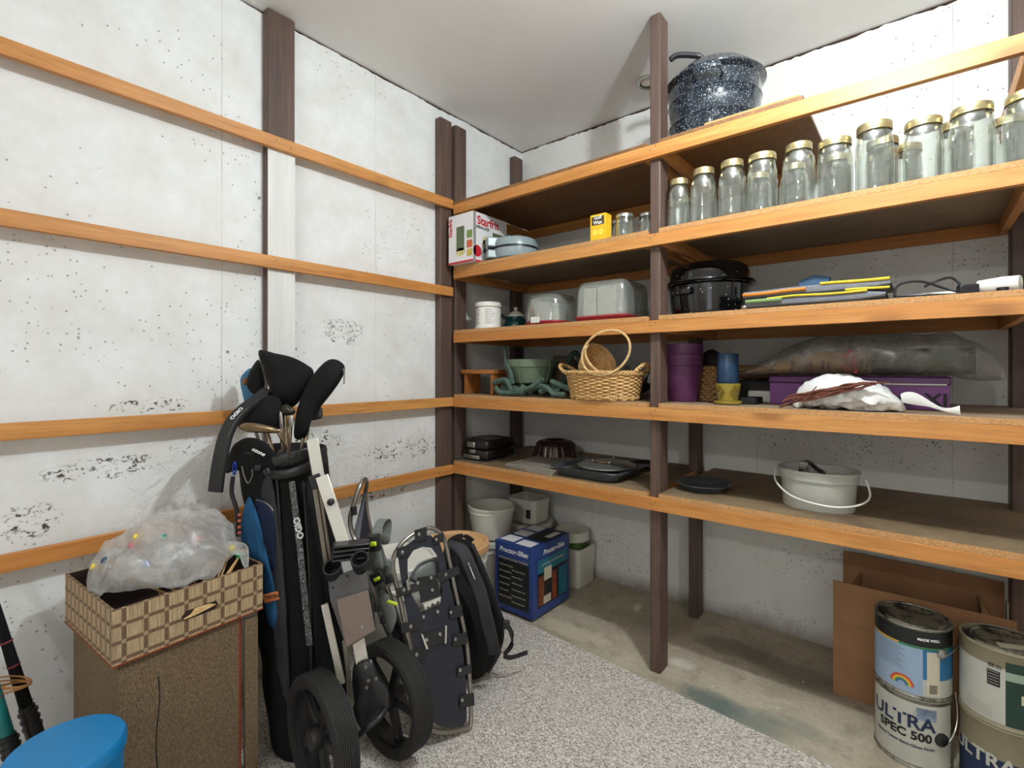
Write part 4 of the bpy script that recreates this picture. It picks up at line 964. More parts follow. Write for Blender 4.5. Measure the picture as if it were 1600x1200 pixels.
T = pail('ice_cream_pail', 'open round white pail standing on the left lidded bucket in the corner', c+Vector((0, 0, .2575)), .088, .108, .145)
c = Vector((-1.575, 2.055, FZ))
T = pail('round_tub', 'round white container at the back corner beneath a square tub', c, .10, .112, .262, open_=False, cat='container'); lid(T, c+Vector((0, 0, .262)), .118, .008, M_whitet)
c = c+Vector((.0, 0, .2745))
T = thing('square_tub', 'squarish white tub with a small dark label, standing open at the back corner', 'tub', c)
pt(T, MB().lathe([(0, 0), (.93, 0), (.95, .004), (1.0, .095), (1.06, .097), (1.06, .118), (1.03, .118), (.97, .095), (.92, .006), (0, .006)], 60, c, .088, .072, n=6), 'body', M_whitet)
f = planar((c.x+.050, c.y-.0735, c.z+.05), (1, 0, 0), (0, .0, 1), .0005)
pt(T, qd(MB(), f, -.014, -.022, .014, .022), 'label_sticker', pm('dark_label', '2d2b2c', .5))
M_peach = pm('peach_lid', 'd9ab78', .45, var=.05)
c = Vector((-1.479, 1.43, .0115+.0005))
T = pail('food_bucket', 'white bucket with a peach-coloured lid in front of the dark corner post', c, .115, .128, .318, open_=False, cat='bucket'); lid(T, c+Vector((0, 0, .32)), .134, .012, M_peach)
c = Vector((-1.475, 1.128, .0115+.0005))
T = pail('food_bucket', 'plain white lidded bucket behind the upright snowshoe', c, .120, .134, .345, open_=False, cat='bucket'); lid(T, c+Vector((0, 0, .345)), .141, .012, M_white)
for q in (c,): pt(T, MB().tube(smooth_pts([q+Vector((.1, -.10, .29)), q+Vector((.145, -.01, .22)), q+Vector((.11, .09, .25)), q+Vector((.09, .11, .29))], 6), .0025, 6), 'handle', M_steel)

# blue coffee maker box
x0, x1, y0, y1, z0, z1 = -1.449, -1.243, 1.645, 1.922, FZ+.011, .306
M_blue = pm('blue_print_card', '2b4383', .4, var=.08); M_dpan = pm('black_print', '17191f', .45); M_teal2 = pm('teal_print', '1f7286', .45); M_cream = pm('cream_print', 'c9c0a8', .5)
T = thing('coffee_maker_box', 'glossy blue coffee maker box on the floor beside the white pails', 'box', ((x0+x1)/2, (y0+y1)/2, z0))
pt(T, MB().box((x0, y0, z0), (x1, y1, z1)), 'carton', M_blue, bevel=.0015)
ff = planar((x0, y0, z0), (1, 0, 0), (0, 0, 1)); fr = planar((x1, y0, z0), (0, 1, 0), (0, 0, 1)); ft = planar((x0, y0, z1), (1, 0, 0), (0, 1, 0))
w, d, h = x1-x0, y1-y0, z1-z0
up = lambda fm, k=.0004: (lambda x, y: fm(x, y)+(fm(0, 0)-Vector((x0, y0, z0)) if fm is not ft else Vector((0, 0, .0008))).normalized()*k)
def uf(x, y): return ff(x, y)-Vector((0, .0005, 0))
def ur(x, y): return fr(x, y)+Vector((.0005, 0, 0))
pt(T, qd(MB(), ff, .018, .025, w-.018, h-.075), 'black_panel', M_dpan)
pt(T, text_mb('Proctor-Silex', .029, lambda x, y: ff(x+w/2, y+h-.033), bold=.001, shear=.25), 'brand_lettering', M_inkw)
e = text_mb('No Drips From Start To Finish', .0125, lambda x, y: uf(x+w/2, y+h-.068), bold=.0003)
pt(T, e, 'slogan', pm('gold_ink', 'c9bd7c', .5))
e = MB()
for k in range(12):
    xx = .026 if k % 2 == 0 else .095; z_ = h-.098-k*.0135
    text_mb(('The brewing system', 'that stops the flow', 'Dual cup selector', 'lets you choose', 'Pause and serve', 'coffee any time', 'Lighted switch', 'shows power is on', 'Cord storage', 'keeps counter neat', 'Easy view window', 'shows water level')[k], .0095, lambda x, y, xx=xx, z_=z_: uf(x+xx, y+z_), e, bold=.0002, ax='LEFT')
pt(T, e, 'small_text', M_cream)
pt(T, text_mb('Proctor-Silex', .030, lambda x, y: fr(x+d*.56, y+h-.035), bold=.001, shear=.25), 'side_brand_lettering', M_inkw)
pt(T, qd(MB(), fr, .035, .035, d-.02, h-.085), 'side_panel', M_dpan)
pt(T, qd(MB(), ur, .035, h-.115, d-.02, h-.06), 'teal_band', M_teal2)
pt(T, text_mb('AUTOMATIC DRIP COFFEEMAKER', .011, lambda x, y: ur(x+d*.52, y+h-.085)+Vector((.0004, 0, 0)), bold=.0003), 'band_lettering', M_cream)
e = MB(); qd(e, ur, .040, .040, .100, h-.13); pt(T, e, 'brick_picture', pm('brick_print', '7c4328', .5, var=.4, vs=60))
e = MB(); qd(e, lambda x, y: ur(x, y)+Vector((.0003, 0, 0)), .080, .14, .135, h-.10); qd(e, lambda x, y: ur(x, y)+Vector((.0003, 0, 0)), .076, .042, .13, .075); pt(T, e, 'machine_picture', M_cream)
e = MB(); qd(e, lambda x, y: ur(x, y)+Vector((.0006, 0, 0)), .080, .078, .122, .138); pt(T, e, 'carafe_picture', M_ink)
e = MB(); qd(e, ur, .14, .040, .175, h-.13); pt(T, e, 'breakfast_picture', pm('food_print', '8d3f22', .5, var=.5, vs=70))
e = MB(); qd(e, ur, .19, .040, d-.022, h-.13); pt(T, e, 'feature_column', M_teal2)
e = MB(); 
for k in range(3): qd(e, ft, .012, .02+k*.088, .088, .09+k*.088)
qd(e, lambda x, y: ft(x, y)+Vector((0, 0, .0003)), .105, .012, .185, .075)
pt(T, e, 'white_top_panels', M_card)
e = MB(); qd(e, ft, .10, .10, .195, d-.01); pt(T, e, 'black_top_panel', M_dpan)
e = MB(); qd(e, lambda x, y: ft(x, y)+Vector((0, 0, .0004)), .150, .16, .182, .25); pt(T, e, 'top_sticker', M_card)

# white caddy with lidded bucket
c = Vector((-1.355, 2.115, FZ))
T = thing('white_caddy', 'white rectangular plastic caddy against the back wall behind the blue box', 'bin', c)
pt(T, MB().lathe([(0, 0), (.9, 0), (.92, .004), (1, .18), (1.03, .182), (1.03, .188), (.97, .188), (.9, .01), (0, .006)], 60, c, .1, .085, n=7), 'body', M_whitet)
c2 = c+Vector((.01, -.005, .0075))
T = thing('grass_seed_tub', 'lidded tub with green leafy label standing in the white caddy', 'tub', c2)
pt(T, MB().lathe([(0, 0), (.060, 0), (.070, .19), (.078, .225), (0, .225)], 36, c2), 'body', pm('leafy_label', '5d7a3c', .5, var=.6, vs=45))
pt(T, MB().lathe([(.079, .205), (.083, .206), (.084, .245), (.08, .25), (.074, .246), (0, .244)], 36, c2), 'lid', M_whitet)

# ------------------------------------------------------------------ cardboard box
def cardboard():
    t = NT('brown_cardboard'); v = t.obj((1, 1, .15)); a = t.noise(v, 60, 4); b = t.noise(t.obj(), 4, 3)
    t.col(t.mix(t.rng(b, .3, .7), t.mix(a, '9e7452', 'ad8361'), '8b6848')); t.b.inputs['Roughness'].default_value = .75; t.b.inputs['Specular IOR Level'].default_value = .2; t.bump(a, .2, .001); return t.m
M_cb = cardboard()
x0, x1, y0, y1, zc = -.222, .20, 1.915, 2.175, .232
T = thing('cardboard_box', 'open brown cardboard box against the back wall behind the paint cans', 'box', ((x0+x1)/2, (y0+y1)/2, FZ))
k = .004
pt(T, MB().box((x0, y0, FZ), (x1, y0+k, zc)).box((x0, y1-k, FZ), (x1, y1, zc)).box((x0, y0+k, FZ), (x0+k, y1-k, zc)).box((x1-k, y0+k, FZ), (x1, y1-k, zc)).box((x0+k, y0+k, FZ), (x1-k, y1-k, FZ+k)), 'body', M_cb, smooth=0)
def flap(p0, p1, up_, nm='flap'):
    p0, p1, u = Vector(p0), Vector(p1), Vector(up_); n_ = (p1-p0).cross(u).normalized()*k*.5
    vs = [p0-n_, p1-n_, p1-n_+u, p0-n_+u, p0+n_, p1+n_, p1+n_+u, p0+n_+u]
    m = MB(); m.add(vs, [(0, 1, 2, 3), (7, 6, 5, 4), (0, 4, 5, 1), (1, 5, 6, 2), (2, 6, 7, 3), (3, 7, 4, 0)]); pt(T, m, nm, M_cb, smooth=0)
flap((x0, y0+k/2, zc+.001), (x1, y0+k/2, zc+.001), (0, -.004, .134)); flap((x0, y1-k/2, zc+.001), (x1, y1-k/2, zc+.001), (0, .012, .152))
flap((x0+k/2, y0+.01, zc+.001), (x0+k/2, y1-.01, zc+.001), (.055, 0, .095)); flap((x1-k/2, y0+.01, zc+.001), (x1-k/2, y1-.01, zc+.001), (-.06, 0, .10))
# lighter wall patch box edge right of it
one('wall_board', MB().box((.204, 2.16, FZ), (.27, 2.20, .33)), M_whitet, 'white board offcut standing against the back wall right of the cardboard box', 'board')

# ------------------------------------------------------------------ paint cans
def can(label, c, band, group=None, deco=None):
    T = thing('paint_can', label, 'paint can', c, group='stacked paint cans'); r, h = .0835, .186
    pt(T, MB().lathe([(0, .004), (r-.004, .004), (r+.0015, 0), (r+.0022, .003), (r, .006), (r, h-.006), (r+.0022, h-.003), (r+.0015, h), (r-.004, h), (r-.006, h-.006), (0, h-.006)], 64, c), 'can', band)
    pt(T, MB().lathe([(0, h-.0055), (r-.022, h-.0055), (r-.020, h-.003), (r-.014, h-.003), (r-.012, h-.0055), (r-.0085, h-.0055), (r-.0075, h-.0015), (r-.0095, h-.001), (r-.012, h-.0035), (r-.014, h-.001), (r-.020, h-.001), (r-.023, h-.004), (0, h-.004)], 64, c), 'lid', M_lidm)
    return T, r, h
t = NT('dirty_tin'); v = t.obj(); t.col(t.mix(t.rng(t.noise(v, 30, 5, .7), .45, .62), '9c988c', '3e382c')); t.b.inputs['Metallic'].default_value = .6; t.b.inputs['Roughness'].default_value = .4; M_tin = t.m
t = NT('painty_lid'); v = t.obj(); t.col(t.mix(t.rng(t.noise(v, 22, 4, .7), .5, .56), '7b7362', '2c2922')); t.b.inputs['Metallic'].default_value = .3; t.b.inputs['Roughness'].default_value = .5; M_lidm = t.m
M_kraftcan = pm('khaki_can', '8d846c', .45, var=.08)
M_lab = pm('pale_blue_label', '93a7bd', .45, var=.06); M_lb2 = pm('bright_blue_label', '2a6f9f', .45); M_blk = pm('black_label', '16181a', .4)
M_wl = pm('white_label', 'b9b8ac', .45, var=.08, vs=20); M_gl = pm('dark_green_label', '16372c', .4); M_gl2 = pm('light_green_label', '8fa38f', .4); M_nv = pm('navy_print', '1d2c4e', .45)
def band(T, c, r, a0, a1, z0, z1, m, nm, off=.0006, n=40):
    f = cylmap(c, r, 0, 0, off); pt(T, qd(MB(), f, a0*r, z0, a1*r, z1, n), nm, m)
def ctext(T, c, r, s_, size, a, z, m, nm, off=.0016, **kw):
    pt(T, text_mb(s_, size, cylmap(c, r, a, z, off), **kw), nm, m)
def bail(T, c, r, h, ang, m=None, zz=None, swing=-.4, ear=True):
    z = h*.72 if zz is None else zz
    for s_ in (0, PI):
        d = Vector((math.cos(ang+s_), math.sin(ang+s_), 0))
        if ear: pt(T, MB().lathe([(0, 0), (.013, 0), (.013, .004), (.006, .009), (0, .010)], 20, M=frame(c+d*(r+.0005)+Vector((0, 0, z)), Vector((-d.y, d.x, 0)), (0, 0, 1))), 'ear', M_steel if m is None else m)
    pts = []
    a_, b_ = Vector((math.cos(ang), math.sin(ang), 0)), Vector((-math.sin(ang), math.cos(ang), 0))
    for i in range(25):
        t_ = PI*i/24; R = r+.012; pts.append(c+a_*(R*math.cos(t_))+(b_*math.cos(swing)+Vector((0, 0, 1))*math.sin(swing))*(R*1.08*math.sin(t_))+Vector((0, 0, z)))
    pt(T, MB().tube(pts, .0016, 6), 'bail_handle', M_steel)
# left stack
cx, cy = -.02, 1.765; A0 = math.atan2(-cy, -cx)         # towards the camera
c = Vector((cx, cy, FZ))
T, r, h = can('white paint can lettered in dark blue, bottom of the left stack', c, M_tin)
band(T, c, r, A0-1.35, A0+1.2, .012, h-.012, M_wl, 'paper_label')
ctext(T, c, r, 'ULTRA', .048, A0-.30, .122, M_nv, 'large_lettering', bold=.0012); ctext(T, c, r, 'SPEC 500', .030, A0-.22, .088, M_ink, 'lettering', bold=.0012)
ctext(T, c, r, 'Interior Latex Semi-Gloss Finish', .0105, A0-.25, .062, M_nv, 'small_lettering', bold=.0003)
band(T, c, r, A0+.10, A0+.62, .134, .165, pm('grey_blue_print', '7f8ea3', .5, var=.5, vs=30), 'blue_patch', .0012, 12)
f = cylmap(c, r, A0+.62, .09, .0008); pt(T, MB().lathe([(0, 0), (.017, 0), (.017, .004), (.012, .008), (0, .008)], 24, M=frame(f(.012, 0), (-math.sin(A0+.7), math.cos(A0+.7), 0), (0, 0, 1))), 'handle_ear', M_blk)
pt(T, MB().tube(smooth_pts([f(.012, 0)+Vector((-.004, -.010, 0)), f(.035, -.004)+Vector((0, -.012, 0)), f(.056, .02)+Vector((.006, -.008, 0)), f(.062, .06)+Vector((.01, 0, 0)), f(.06, .115)+Vector((.006, 0, 0))], 6), .0018, 6), 'bail_handle', M_steel)
c = Vector((cx, cy, FZ+h+.001))
T, r, h = can('black and pale blue paint can with a rainbow mark, top of the left stack', c, M_tin)
band(T, c, r, A0-1.5, A0+1.6, h-.047, h-.008, M_blk, 'black_band')
band(T, c, r, A0-1.5, A0+1.6, h-.053, h-.0475, pm('stripe_rainbow', 'c89a34', .4), 'yellow_stripe'); band(T, c, r, A0-.35, A0+1.6, h-.053, h-.0475, pm('stripe_green', '2e7a4c', .4), 'green_stripe', .0009)
band(T, c, r, A0-1.5, A0+.26, .010, h-.0535, M_lab, 'pale_panel'); band(T, c, r, A0+.26, A0+1.6, .055, h-.0535, M_lb2, 'blue_panel'); band(T, c, r, A0+.26, A0+1.6, .010, .0545, M_wl, 'white_panel')
band(T, c, r, A0+.36, A0+.72, .014, h-.058, M_cream, 'bar_code_panel', .0012, 10)
e = MB(); f = cylmap(c, r, A0+.42, .020, .0018)
for k in range(11): qd(e, f, .000, .001+k*.0021, .018, .002+k*.0021, 2)
pt(T, e, 'bar_code', M_ink)
e = MB(); f = cylmap(c, r, A0-.55, 0, .0012)
for k in range(11): qd(e, f, -.035, .070+k*.0055, .030-.02*((k*7) % 3)/3, .0712+k*.0055, 6)
pt(T, e, 'fine_print', pm('blue_grey_ink', '4e6076', .5))
for k, (col_) in enumerate(('c0392b', 'd9772b', 'd9bd3a', '3f8a4a', '3a62a0')):
    R1 = .026-k*.0035; f = cylmap(c, r, A0-.27, .028, .0014); e = MB(); P = []
    for i in range(19): t_ = PI*i/18; P.append(((R1)*math.cos(t_), (R1)*math.sin(t_)))
    Q = [((R1-.0035)*math.cos(PI*i/18), (R1-.0035)*math.sin(PI*i/18)) for i in range(19)]
    for i in range(18): e.add([f(*P[i]), f(*P[i+1]), f(*Q[i+1]), f(*Q[i])], [(0, 1, 2, 3)])
    pt(T, e, 'rainbow_arc', pm('rainbow_'+col_, col_, .5))
ctext(T, c, r, 'MADE WELL', .009, A0+.42, h-.028, M_inkw, 'small_lettering', bold=.0004)
bail(T, c, r, h, A0+.78, zz=h-.060, swing=.35)
# right stack
cx, cy = .16, 1.752; A0 = math.atan2(-cy, -cx)
c = Vector((cx, cy, FZ))
T, r, h = can('khaki paint can with navy lettering, bottom of the right stack', c, M_kraftcan)
band(T, c, r, A0-1.4, A0+1.5, .010, .11, M_nv, 'navy_label'); ctext(T, c, r, 'ULTRA', .045, A0-.55, .100, M_wl, 'large_lettering', bold=.0012)
c = Vector((cx, cy, FZ+h+.001))
T, r, h = can('khaki and white paint can with a dark green panel, top of the right stack', c, M_kraftcan)
band(T, c, r, A0-1.5, A0+.03, .012, h-.04, M_wl, 'white_label'); band(T, c, r, A0+.03, A0+1.7, .012, h-.022, M_gl, 'green_label'); band(T, c, r, A0+.03, A0+1.7, h-.065, h-.045, M_gl2, 'pale_green_band', .001)
band(T, c, r, A0-.36, A0-.08, h-.088, h-.050, M_ink, 'black_info_block', .001, 10)
e = MB(); f = cylmap(c, r, A0-.36, h-.085, .0016)
for k in range(5): qd(e, f, .002, .003+k*.007, .021, .0042+k*.007, 3)
pt(T, e, 'white_fine_print', M_wl)
e = MB(); f = cylmap(c, r, A0-.34, h-.044, .0012)
for k in range(5): qd(e, f, .001+k*.0022, 0, .0022+k*.0022, .010, 1); qd(e, f, .014+k*.0024, -.001, .0150+k*.0024, .009, 1)
pt(T, e, 'bar_code', M_ink)
e = MB(); f = cylmap(c, r, A0-.9, .02, .0012)
for k in range(6): qd(e, f, 0, k*.005, .055, .0008+k*.005, 6)
pt(T, e, 'fine_print', pm('grey_ink', '7d7a70', .6))
M5 = frame(c+Vector((r+.012, -.05, h-.075)), (.80, .55, 0), (0, .1, 1))
bail(T, c, r, h, A0+.75, zz=h-.058, swing=.3)
pt(T, qd(MB(), cylmap(c, r, A0+.35, h-.115, .002), 0, 0, .06, .022, 8), 'paper_tag', M_cream)
e = MB(); e.box((-.028, -.012, 0), (.028, .012, .0006), frame(c+Vector((.012, -.025, h-.0038)), (.9, .35, 0), (-.35, .9, 0)))
pt(T, e, 'lid_sticker', M_cream)
# ------------------------------------------------------------------ left corner: woven box, bag of needles
def pillow(out, thick, n_=None, seed=0, amp=.004, sc=14, rings=9, pw=.5):
    """closed cushion from a 3-D outline: thickness is largest in the middle"""
    P = smooth_pts(out, 4, cyc=True); c = sum(P, Vector())/len(P); N = len(P)
    n_ = Vector(n_) if n_ else (Vector((0, 0, EYE))-c); n_.normalize(); mb = MB()
    vs = []; idx = {}
    for sd in (1, -1):
        for k in range(rings+1):
            s_ = 1-k/rings
            if k == 0 and sd == -1: continue
            for i, p in enumerate(P):
                q = c+(p-c)*(s_ if s_ > .02 else .02); t_ = thick/2*(1-s_**2.4)**pw
                idx[(sd, k, i)] = len(vs); vs.append(q+n_*(sd*t_+amp*nz(q, sc, seed)*(1-s_**3)*2))
    fs = []
    for sd in (1, -1):
        for k in range(rings):
            for i in range(N):
                j = (i+1) % N; g = lambda kk, ii: idx[(1 if kk == 0 else sd, kk, ii)]
                f_ = (g(k, i), g(k, j), g(k+1, j), g(k+1, i)); fs.append(f_ if sd == 1 else tuple(reversed(f_)))
        fs.append(tuple(idx[(sd, rings, i)] for i in range(N)))
    mb.add(vs, fs); return mb
def cloth_mat(name, c, var=.25, vs=18, rough=.8, b=.35, bs=240):
    return pm(name, c, rough, var=var, vs=vs, bump=b, bs=bs, spec=.25)
M_nyl = cloth_mat('black_nylon', '111113'); M_nyl2 = cloth_mat('charcoal_nylon', '37363a'); M_navy = cloth_mat('navy_nylon', '1b2540'); M_btow = cloth_mat('blue_towel_cloth', '25567f', .15, 10, .95, .5, 160)
M_web = pm('black_webbing', '202022', .7, var=.2, vs=90, bump=.5, bs=300)
M_alu = pm('brushed_aluminium', 'dedcd2', .35, .55, var=.06, vs=30, stretch=(1, 1, .1)); M_alud = pm('dull_metal_tube', '8c867c', .35, .85, var=.08)
M_rub = pm('rubber_tyre', '232222', .75, var=.15, vs=30); M_pl = pm('black_hard_plastic', '212124', .38, var=.12); M_gpl = pm('grey_binding_plastic', '6c706c', .45, var=.08); M_lime = pm('lime_plastic', 'b9cf22', .4, var=.05)

EX = Vector((-math.sin(.073), math.cos(.073), 0)); EI = Vector((-math.cos(.073), -math.sin(.073), 0)); OB = Vector((-1.300, .272, 0))
def bx_(a, b, z): return OB+EX*a+EI*b+Vector((0, 0, z))
MBX = Matrix(((EX.x, EI.x, 0, OB.x), (EX.y, EI.y, 0, OB.y), (0, 0, 1, 0), (0, 0, 0, 1)))
def weave_mat(name, hx, period, off=0):
    t = NT(name); v = t.obj(); X, Y, Z = t.sep(v); H = X if hx == 'x' else Y
    def bars(co, per, o, wd):
        fr_ = t.math('FRACT', t.math('ADD', t.math('DIVIDE', co, per), o)); return t.math('LESS_THAN', t.math('ABSOLUTE', t.math('SUBTRACT', fr_, .5)), wd)
    b1 = bars(H, period, off, .11); b2 = bars(Z, .0367, .5, .11)
    strand = t.math('SINE', t.math('MULTIPLY', H, 1700)); n1 = t.noise(t.obj((1, 1, .06)), 260, 2)
    straw = t.mix(t.rng(n1, .3, .7), '947b5d', 'c2aa86'); brown = t.mix(t.rng(t.noise(v, 300, 2), .3, .7), '5b4430', '7c6248')
    cross = t.math('MULTIPLY', b1, b2); either = t.math('MAXIMUM', b1, b2)
    c = t.mix(either, straw, brown); c = t.mix(cross, c, 'a08a6b'); t.col(c); t.b.inputs['Roughness'].default_value = .7
    t.bump(t.math('MULTIPLY', strand, t.math('SUBTRACT', 1, b2)), .35, .0012); return t.m
M_wx, M_wy = weave_mat('checked_raffia_front', 'x', .0396, .0), weave_mat('checked_raffia_side', 'y', .030, .1)
t = NT('brown_tweed'); v = t.obj((1, 1, .35)); a = t.noise(v, 420, 3, .8); b = t.noise(t.obj((1, 1, .05)), 55, 3)
c_ = t.mix(t.rng(a, .33, .67), '453829', '8a7457'); c_ = t.mix(t.rng(b, .5, .8, 0, .4), c_, '6b5741'); t.col(c_); t.b.inputs['Roughness'].default_value = .9; t.bump(a, .4, .001); M_tweed = t.m
M_rust = pm('rust_inner_card', '8e3a17', .6, var=.15); M_dkin = pm('dark_box_inside', '2a1712', .8)
T = thing('tweed_box', 'tall brown tweed-covered box standing on the floor, under the checked tray', 'box', bx_(.16, .16, .0115)); T.rotation_euler = (0, 0, 0)
def ptb(T, mb, name, mat, **kw):
    mb.v = [MBX @ v for v in mb.v]; return pt(T, mb, name, mat, **kw)
ptb(T, MB().box((.012, .012, .0115), (.262, .018, .428)).box((.012, .018, .0115), (.018, .312, .428)).box((.012, .306, .0115), (.300, .312, .428)), 'side_panels', M_tweed, smooth=0)
ptb(T, MB().box((.262, .012, .0115), (.268, .019, .428)).box((.268, .035, .0115), (.272, .30, .428)).box((.018, .020, .0115), (.262, .024, .4275)), 'rust_lining', M_rust, smooth=0)
ptb(T, MB().prism([(.272, .0), (.302, -.004), (.306, .01), (.276, .016)], .0115, .415, Matrix()), 'open_flap', M_tweed, smooth=0)
ptb(T, MB().tube([(.085+.012*math.sin(z*22)*z, .0112, .05+z*.75) for z in [i*.02 for i in range(22)]], .0011, 5), 'crease_line', M_ink)
T = thing('checked_tray', 'open tray of checked straw weave with a slot handle, on the tweed box', 'box', bx_(.16, .16, .4295)); zt0, zt1 = .4295, .548
w_, d_ = .317, .33
def mesh_in_box(mb, nm, mat, **kw):
    """part kept in the tray's own axes so that its weave follows the sides"""
    o = mb.build(nm, mat, T, **kw); o.matrix_local = Matrix.Translation(-Vector(T.location)) @ MBX; return o
mesh_in_box(MB().box((0, 0, zt0), (w_, .005, zt1)), 'front_side', M_wx, smooth=0)
mesh_in_box(MB().box((0, .0052, zt0), (.005, d_, zt1)), 'left_side', M_wy, smooth=0)
mesh_in_box(MB().box((.005, d_-.005, zt0), (w_, d_, zt1)).box((w_-.005, .005, zt0), (w_, d_-.005, zt1)), 'far_sides', M_wy, smooth=0)
mesh_in_box(MB().box((.0055, .0055, zt0+.001), (w_-.0055, d_-.0055, zt0+.004)).box((.0053, .0053, zt0+.004), (w_-.006, .0063, zt1-.001)).box((.0053, .0065, zt0+.004), (.0063, d_-.006, zt1-.001)).box((.0065, d_-.0063, zt0+.004), (w_-.006, d_-.0053, zt1-.001)).box((w_-.0063, .0065, zt0+.004), (w_-.0053, d_-.007, zt1-.001)), 'dark_lining', M_dkin, smooth=0)
mesh_in_box(MB().box((-.0015, -.0015, zt0-.0005), (w_, .0, zt0+.002)).box((-.0015, 0, zt0-.0005), (0, d_, zt0+.002)), 'rust_bottom_edge', M_rust, smooth=0)
e = MB(); P = [(-.036+.0, -.010), (.030, -.010), (.039, 0), (.034, .010), (-.030, .010), (-.04, 0)]
mesh_in_box(MB().prism(P, 0, .0012, frame((.168, -.0002, .484), (1, 0, 0), (0, 0, 1))), 'dark_slot_patch', M_dkin, smooth=0)  # dark plate laid on the front, the hole's shade put into its colour
for k in range(7): mesh_in_box(MB().tube(smooth_pts([(.132+k*.004, -.0018, .478+k*.0008), (.155, -.004, .480+.0022*k), (.20-k*.002, -.002, .486+.0008*k)], 4), .0016, 5), 'raffia_strand', M_straw)

# plastic bag over the tray
cb = bx_(.160, .165, .0); T = thing('plastic_bag', 'cloudy clear plastic bag of knitting needles bulging out of the checked tray', 'plastic bag', (cb.x, cb.y, .50))
def bagf(u, v):
    a = 2*PI*u; b = PI*(v-.5); x, y, z = math.cos(b)*math.cos(a), math.cos(b)*math.sin(a), math.sin(b)
    ra, rb_, rz = .156, .145, .098
    zz = z*rz*(1.0 if z > 0 else .55)+(.030 if z > 0 else 0)*max(0, x)*z
    p = cb+EX*(x*ra)+EI*(y*rb_)+Vector((0, 0, .575+zz)); k = nz(p, 7, 2)*.034+nz(p, 22, 5)*.012-abs(nz(p, 11, 9))*.045-abs(nz(p, 25, 4))*.016+.012
    return p+Vector((k*.5*x, k*.5*y, k*(1.0 if z > -.2 else .3)))
M_bag = film('thin_plastic_film', 'eeeeec', .52, .35)
from mathutils.bvhtree import BVHTree
bm_ = MB().surf(90, 50, bagf, cu=True); BVH = BVHTree.FromPolygons([tuple(v) for v in bm_.v], bm_.f)
pt(T, bm_, 'bag', M_bag)
hp = [CP(a, b, d) for a, b, d in ((282, 800, 1.46), (290, 778, 1.47), (302, 766, 1.48), (306, 785, 1.47), (322, 786, 1.47), (333, 800, 1.46), (345, 812, 1.45), (320, 822, 1.42), (295, 818, 1.42))]
pt(T, pillow(hp, .012, seed=3, amp=.004, sc=30), 'bag_handle', M_bag)
hp = [CP(a, b, d) for a, b, d in ((345, 850, 1.30), (368, 846, 1.30), (386, 852, 1.29), (389, 872, 1.28), (387, 890, 1.275), (380, 885, 1.275), (374, 868, 1.28), (356, 866, 1.29))]
for q in hp: q.x = min(q.x, -1.318)
pt(T, pillow(hp, .010, seed=6, amp=.002, sc=30), 'loose_bag_corner', M_bag)
M_bam = pm('bamboo', 'c29a64', .5, var=.1)
KN = [((214, 839, 1.42), 'e3c93c', 'yellow'), ((207, 853, 1.40), 'd0606f', 'pink'), ((256, 840, 1.41), '2c8f7c', 'teal'), ((309, 842, 1.42), 'd4606e', 'pink'), ((164, 876, 1.36), '30486a', 'navy'), ((229, 881, 1.32), '3453a6', 'blue'), ((148, 886, 1.36), 'd8bf3a', 'yellow')]
desc = ['pale yellow-knobbed needle near the top left inside the plastic bag', 'pink-knobbed needle just under the yellow one inside the plastic bag', 'teal-knobbed needle at the top middle inside the plastic bag', 'pink-knobbed needle at the right inside the plastic bag', 'navy-knobbed needle at the left inside the plastic bag', 'bright blue-knobbed needle at the front middle inside the bag', 'yellow-knobbed needle at the far left edge of the bag']
for ((a, b, d), col_, nm), ds in zip(KN, desc):
    dr_ = rayd(a, b).normalized(); hit = BVH.ray_cast(Vector((0, 0, EYE)), dr_)[0]; p = (hit+dr_*.0105) if hit else CP(a, b, d); tip = bx_(.20, .17, .46)+Vector((random.uniform(-.05, .05), random.uniform(-.05, .05), 0)); dr = (tip-p).normalized()
    T = thing('knitting_needle', ds, 'knitting needle', p, group='knitting needles in the bag')
    pt(T, MB().ico(p, .0085, 2), 'knob', pm('knob_'+nm, col_, .4)); pt(T, MB().tube([p+dr*.008, p+(tip-p)*.95], .0022, 6), 'shaft', M_bam)
for (a, b, d, a2, b2), col_, nm, ds in (((363, 857, 1.30, 322, 912), 'ecd21e', 'bright_yellow', 'yellow-knobbed bamboo needle sticking out at the right of the bag'), ((375, 868, 1.29, 340, 908), '1f8a58', 'green', 'green-knobbed needle at the right corner of the tray'), ((383, 853, 1.30, 352, 902), '1a1a1c', 'black', 'black-knobbed needle at the far right corner of the tray')):
    p = CP(a, b, d); p.x = min(p.x, -1.32); q = bx_(.16+.09*(a2-322)/30*.5, .035, .47); dr = (q-p).normalized()
    T = thing('knitting_needle', ds, 'knitting needle', p)
    pt(T, MB().lathe([(0, -.006), (.0085, -.005), (.009, .004), (.006, .007), (0, .008)], 16, p), 'knob', pm('knob_'+nm, col_, .4)); pt(T, MB().tube([p+dr*.006, q], .0028, 6), 'shaft', M_bam)
for k in range(5):
    p = CP(330+k*7, 873-k*1.5+(k % 2)*6, 1.32); q = bx_(.17+.012*k, .04+.004*k, .47)
    one('bamboo_stick', MB().tube([p, q], .0024, 6), M_bam, 'thin tan bamboo stick leaning at the right inside the checked tray', 'stick', 'loose bamboo sticks in the tray')

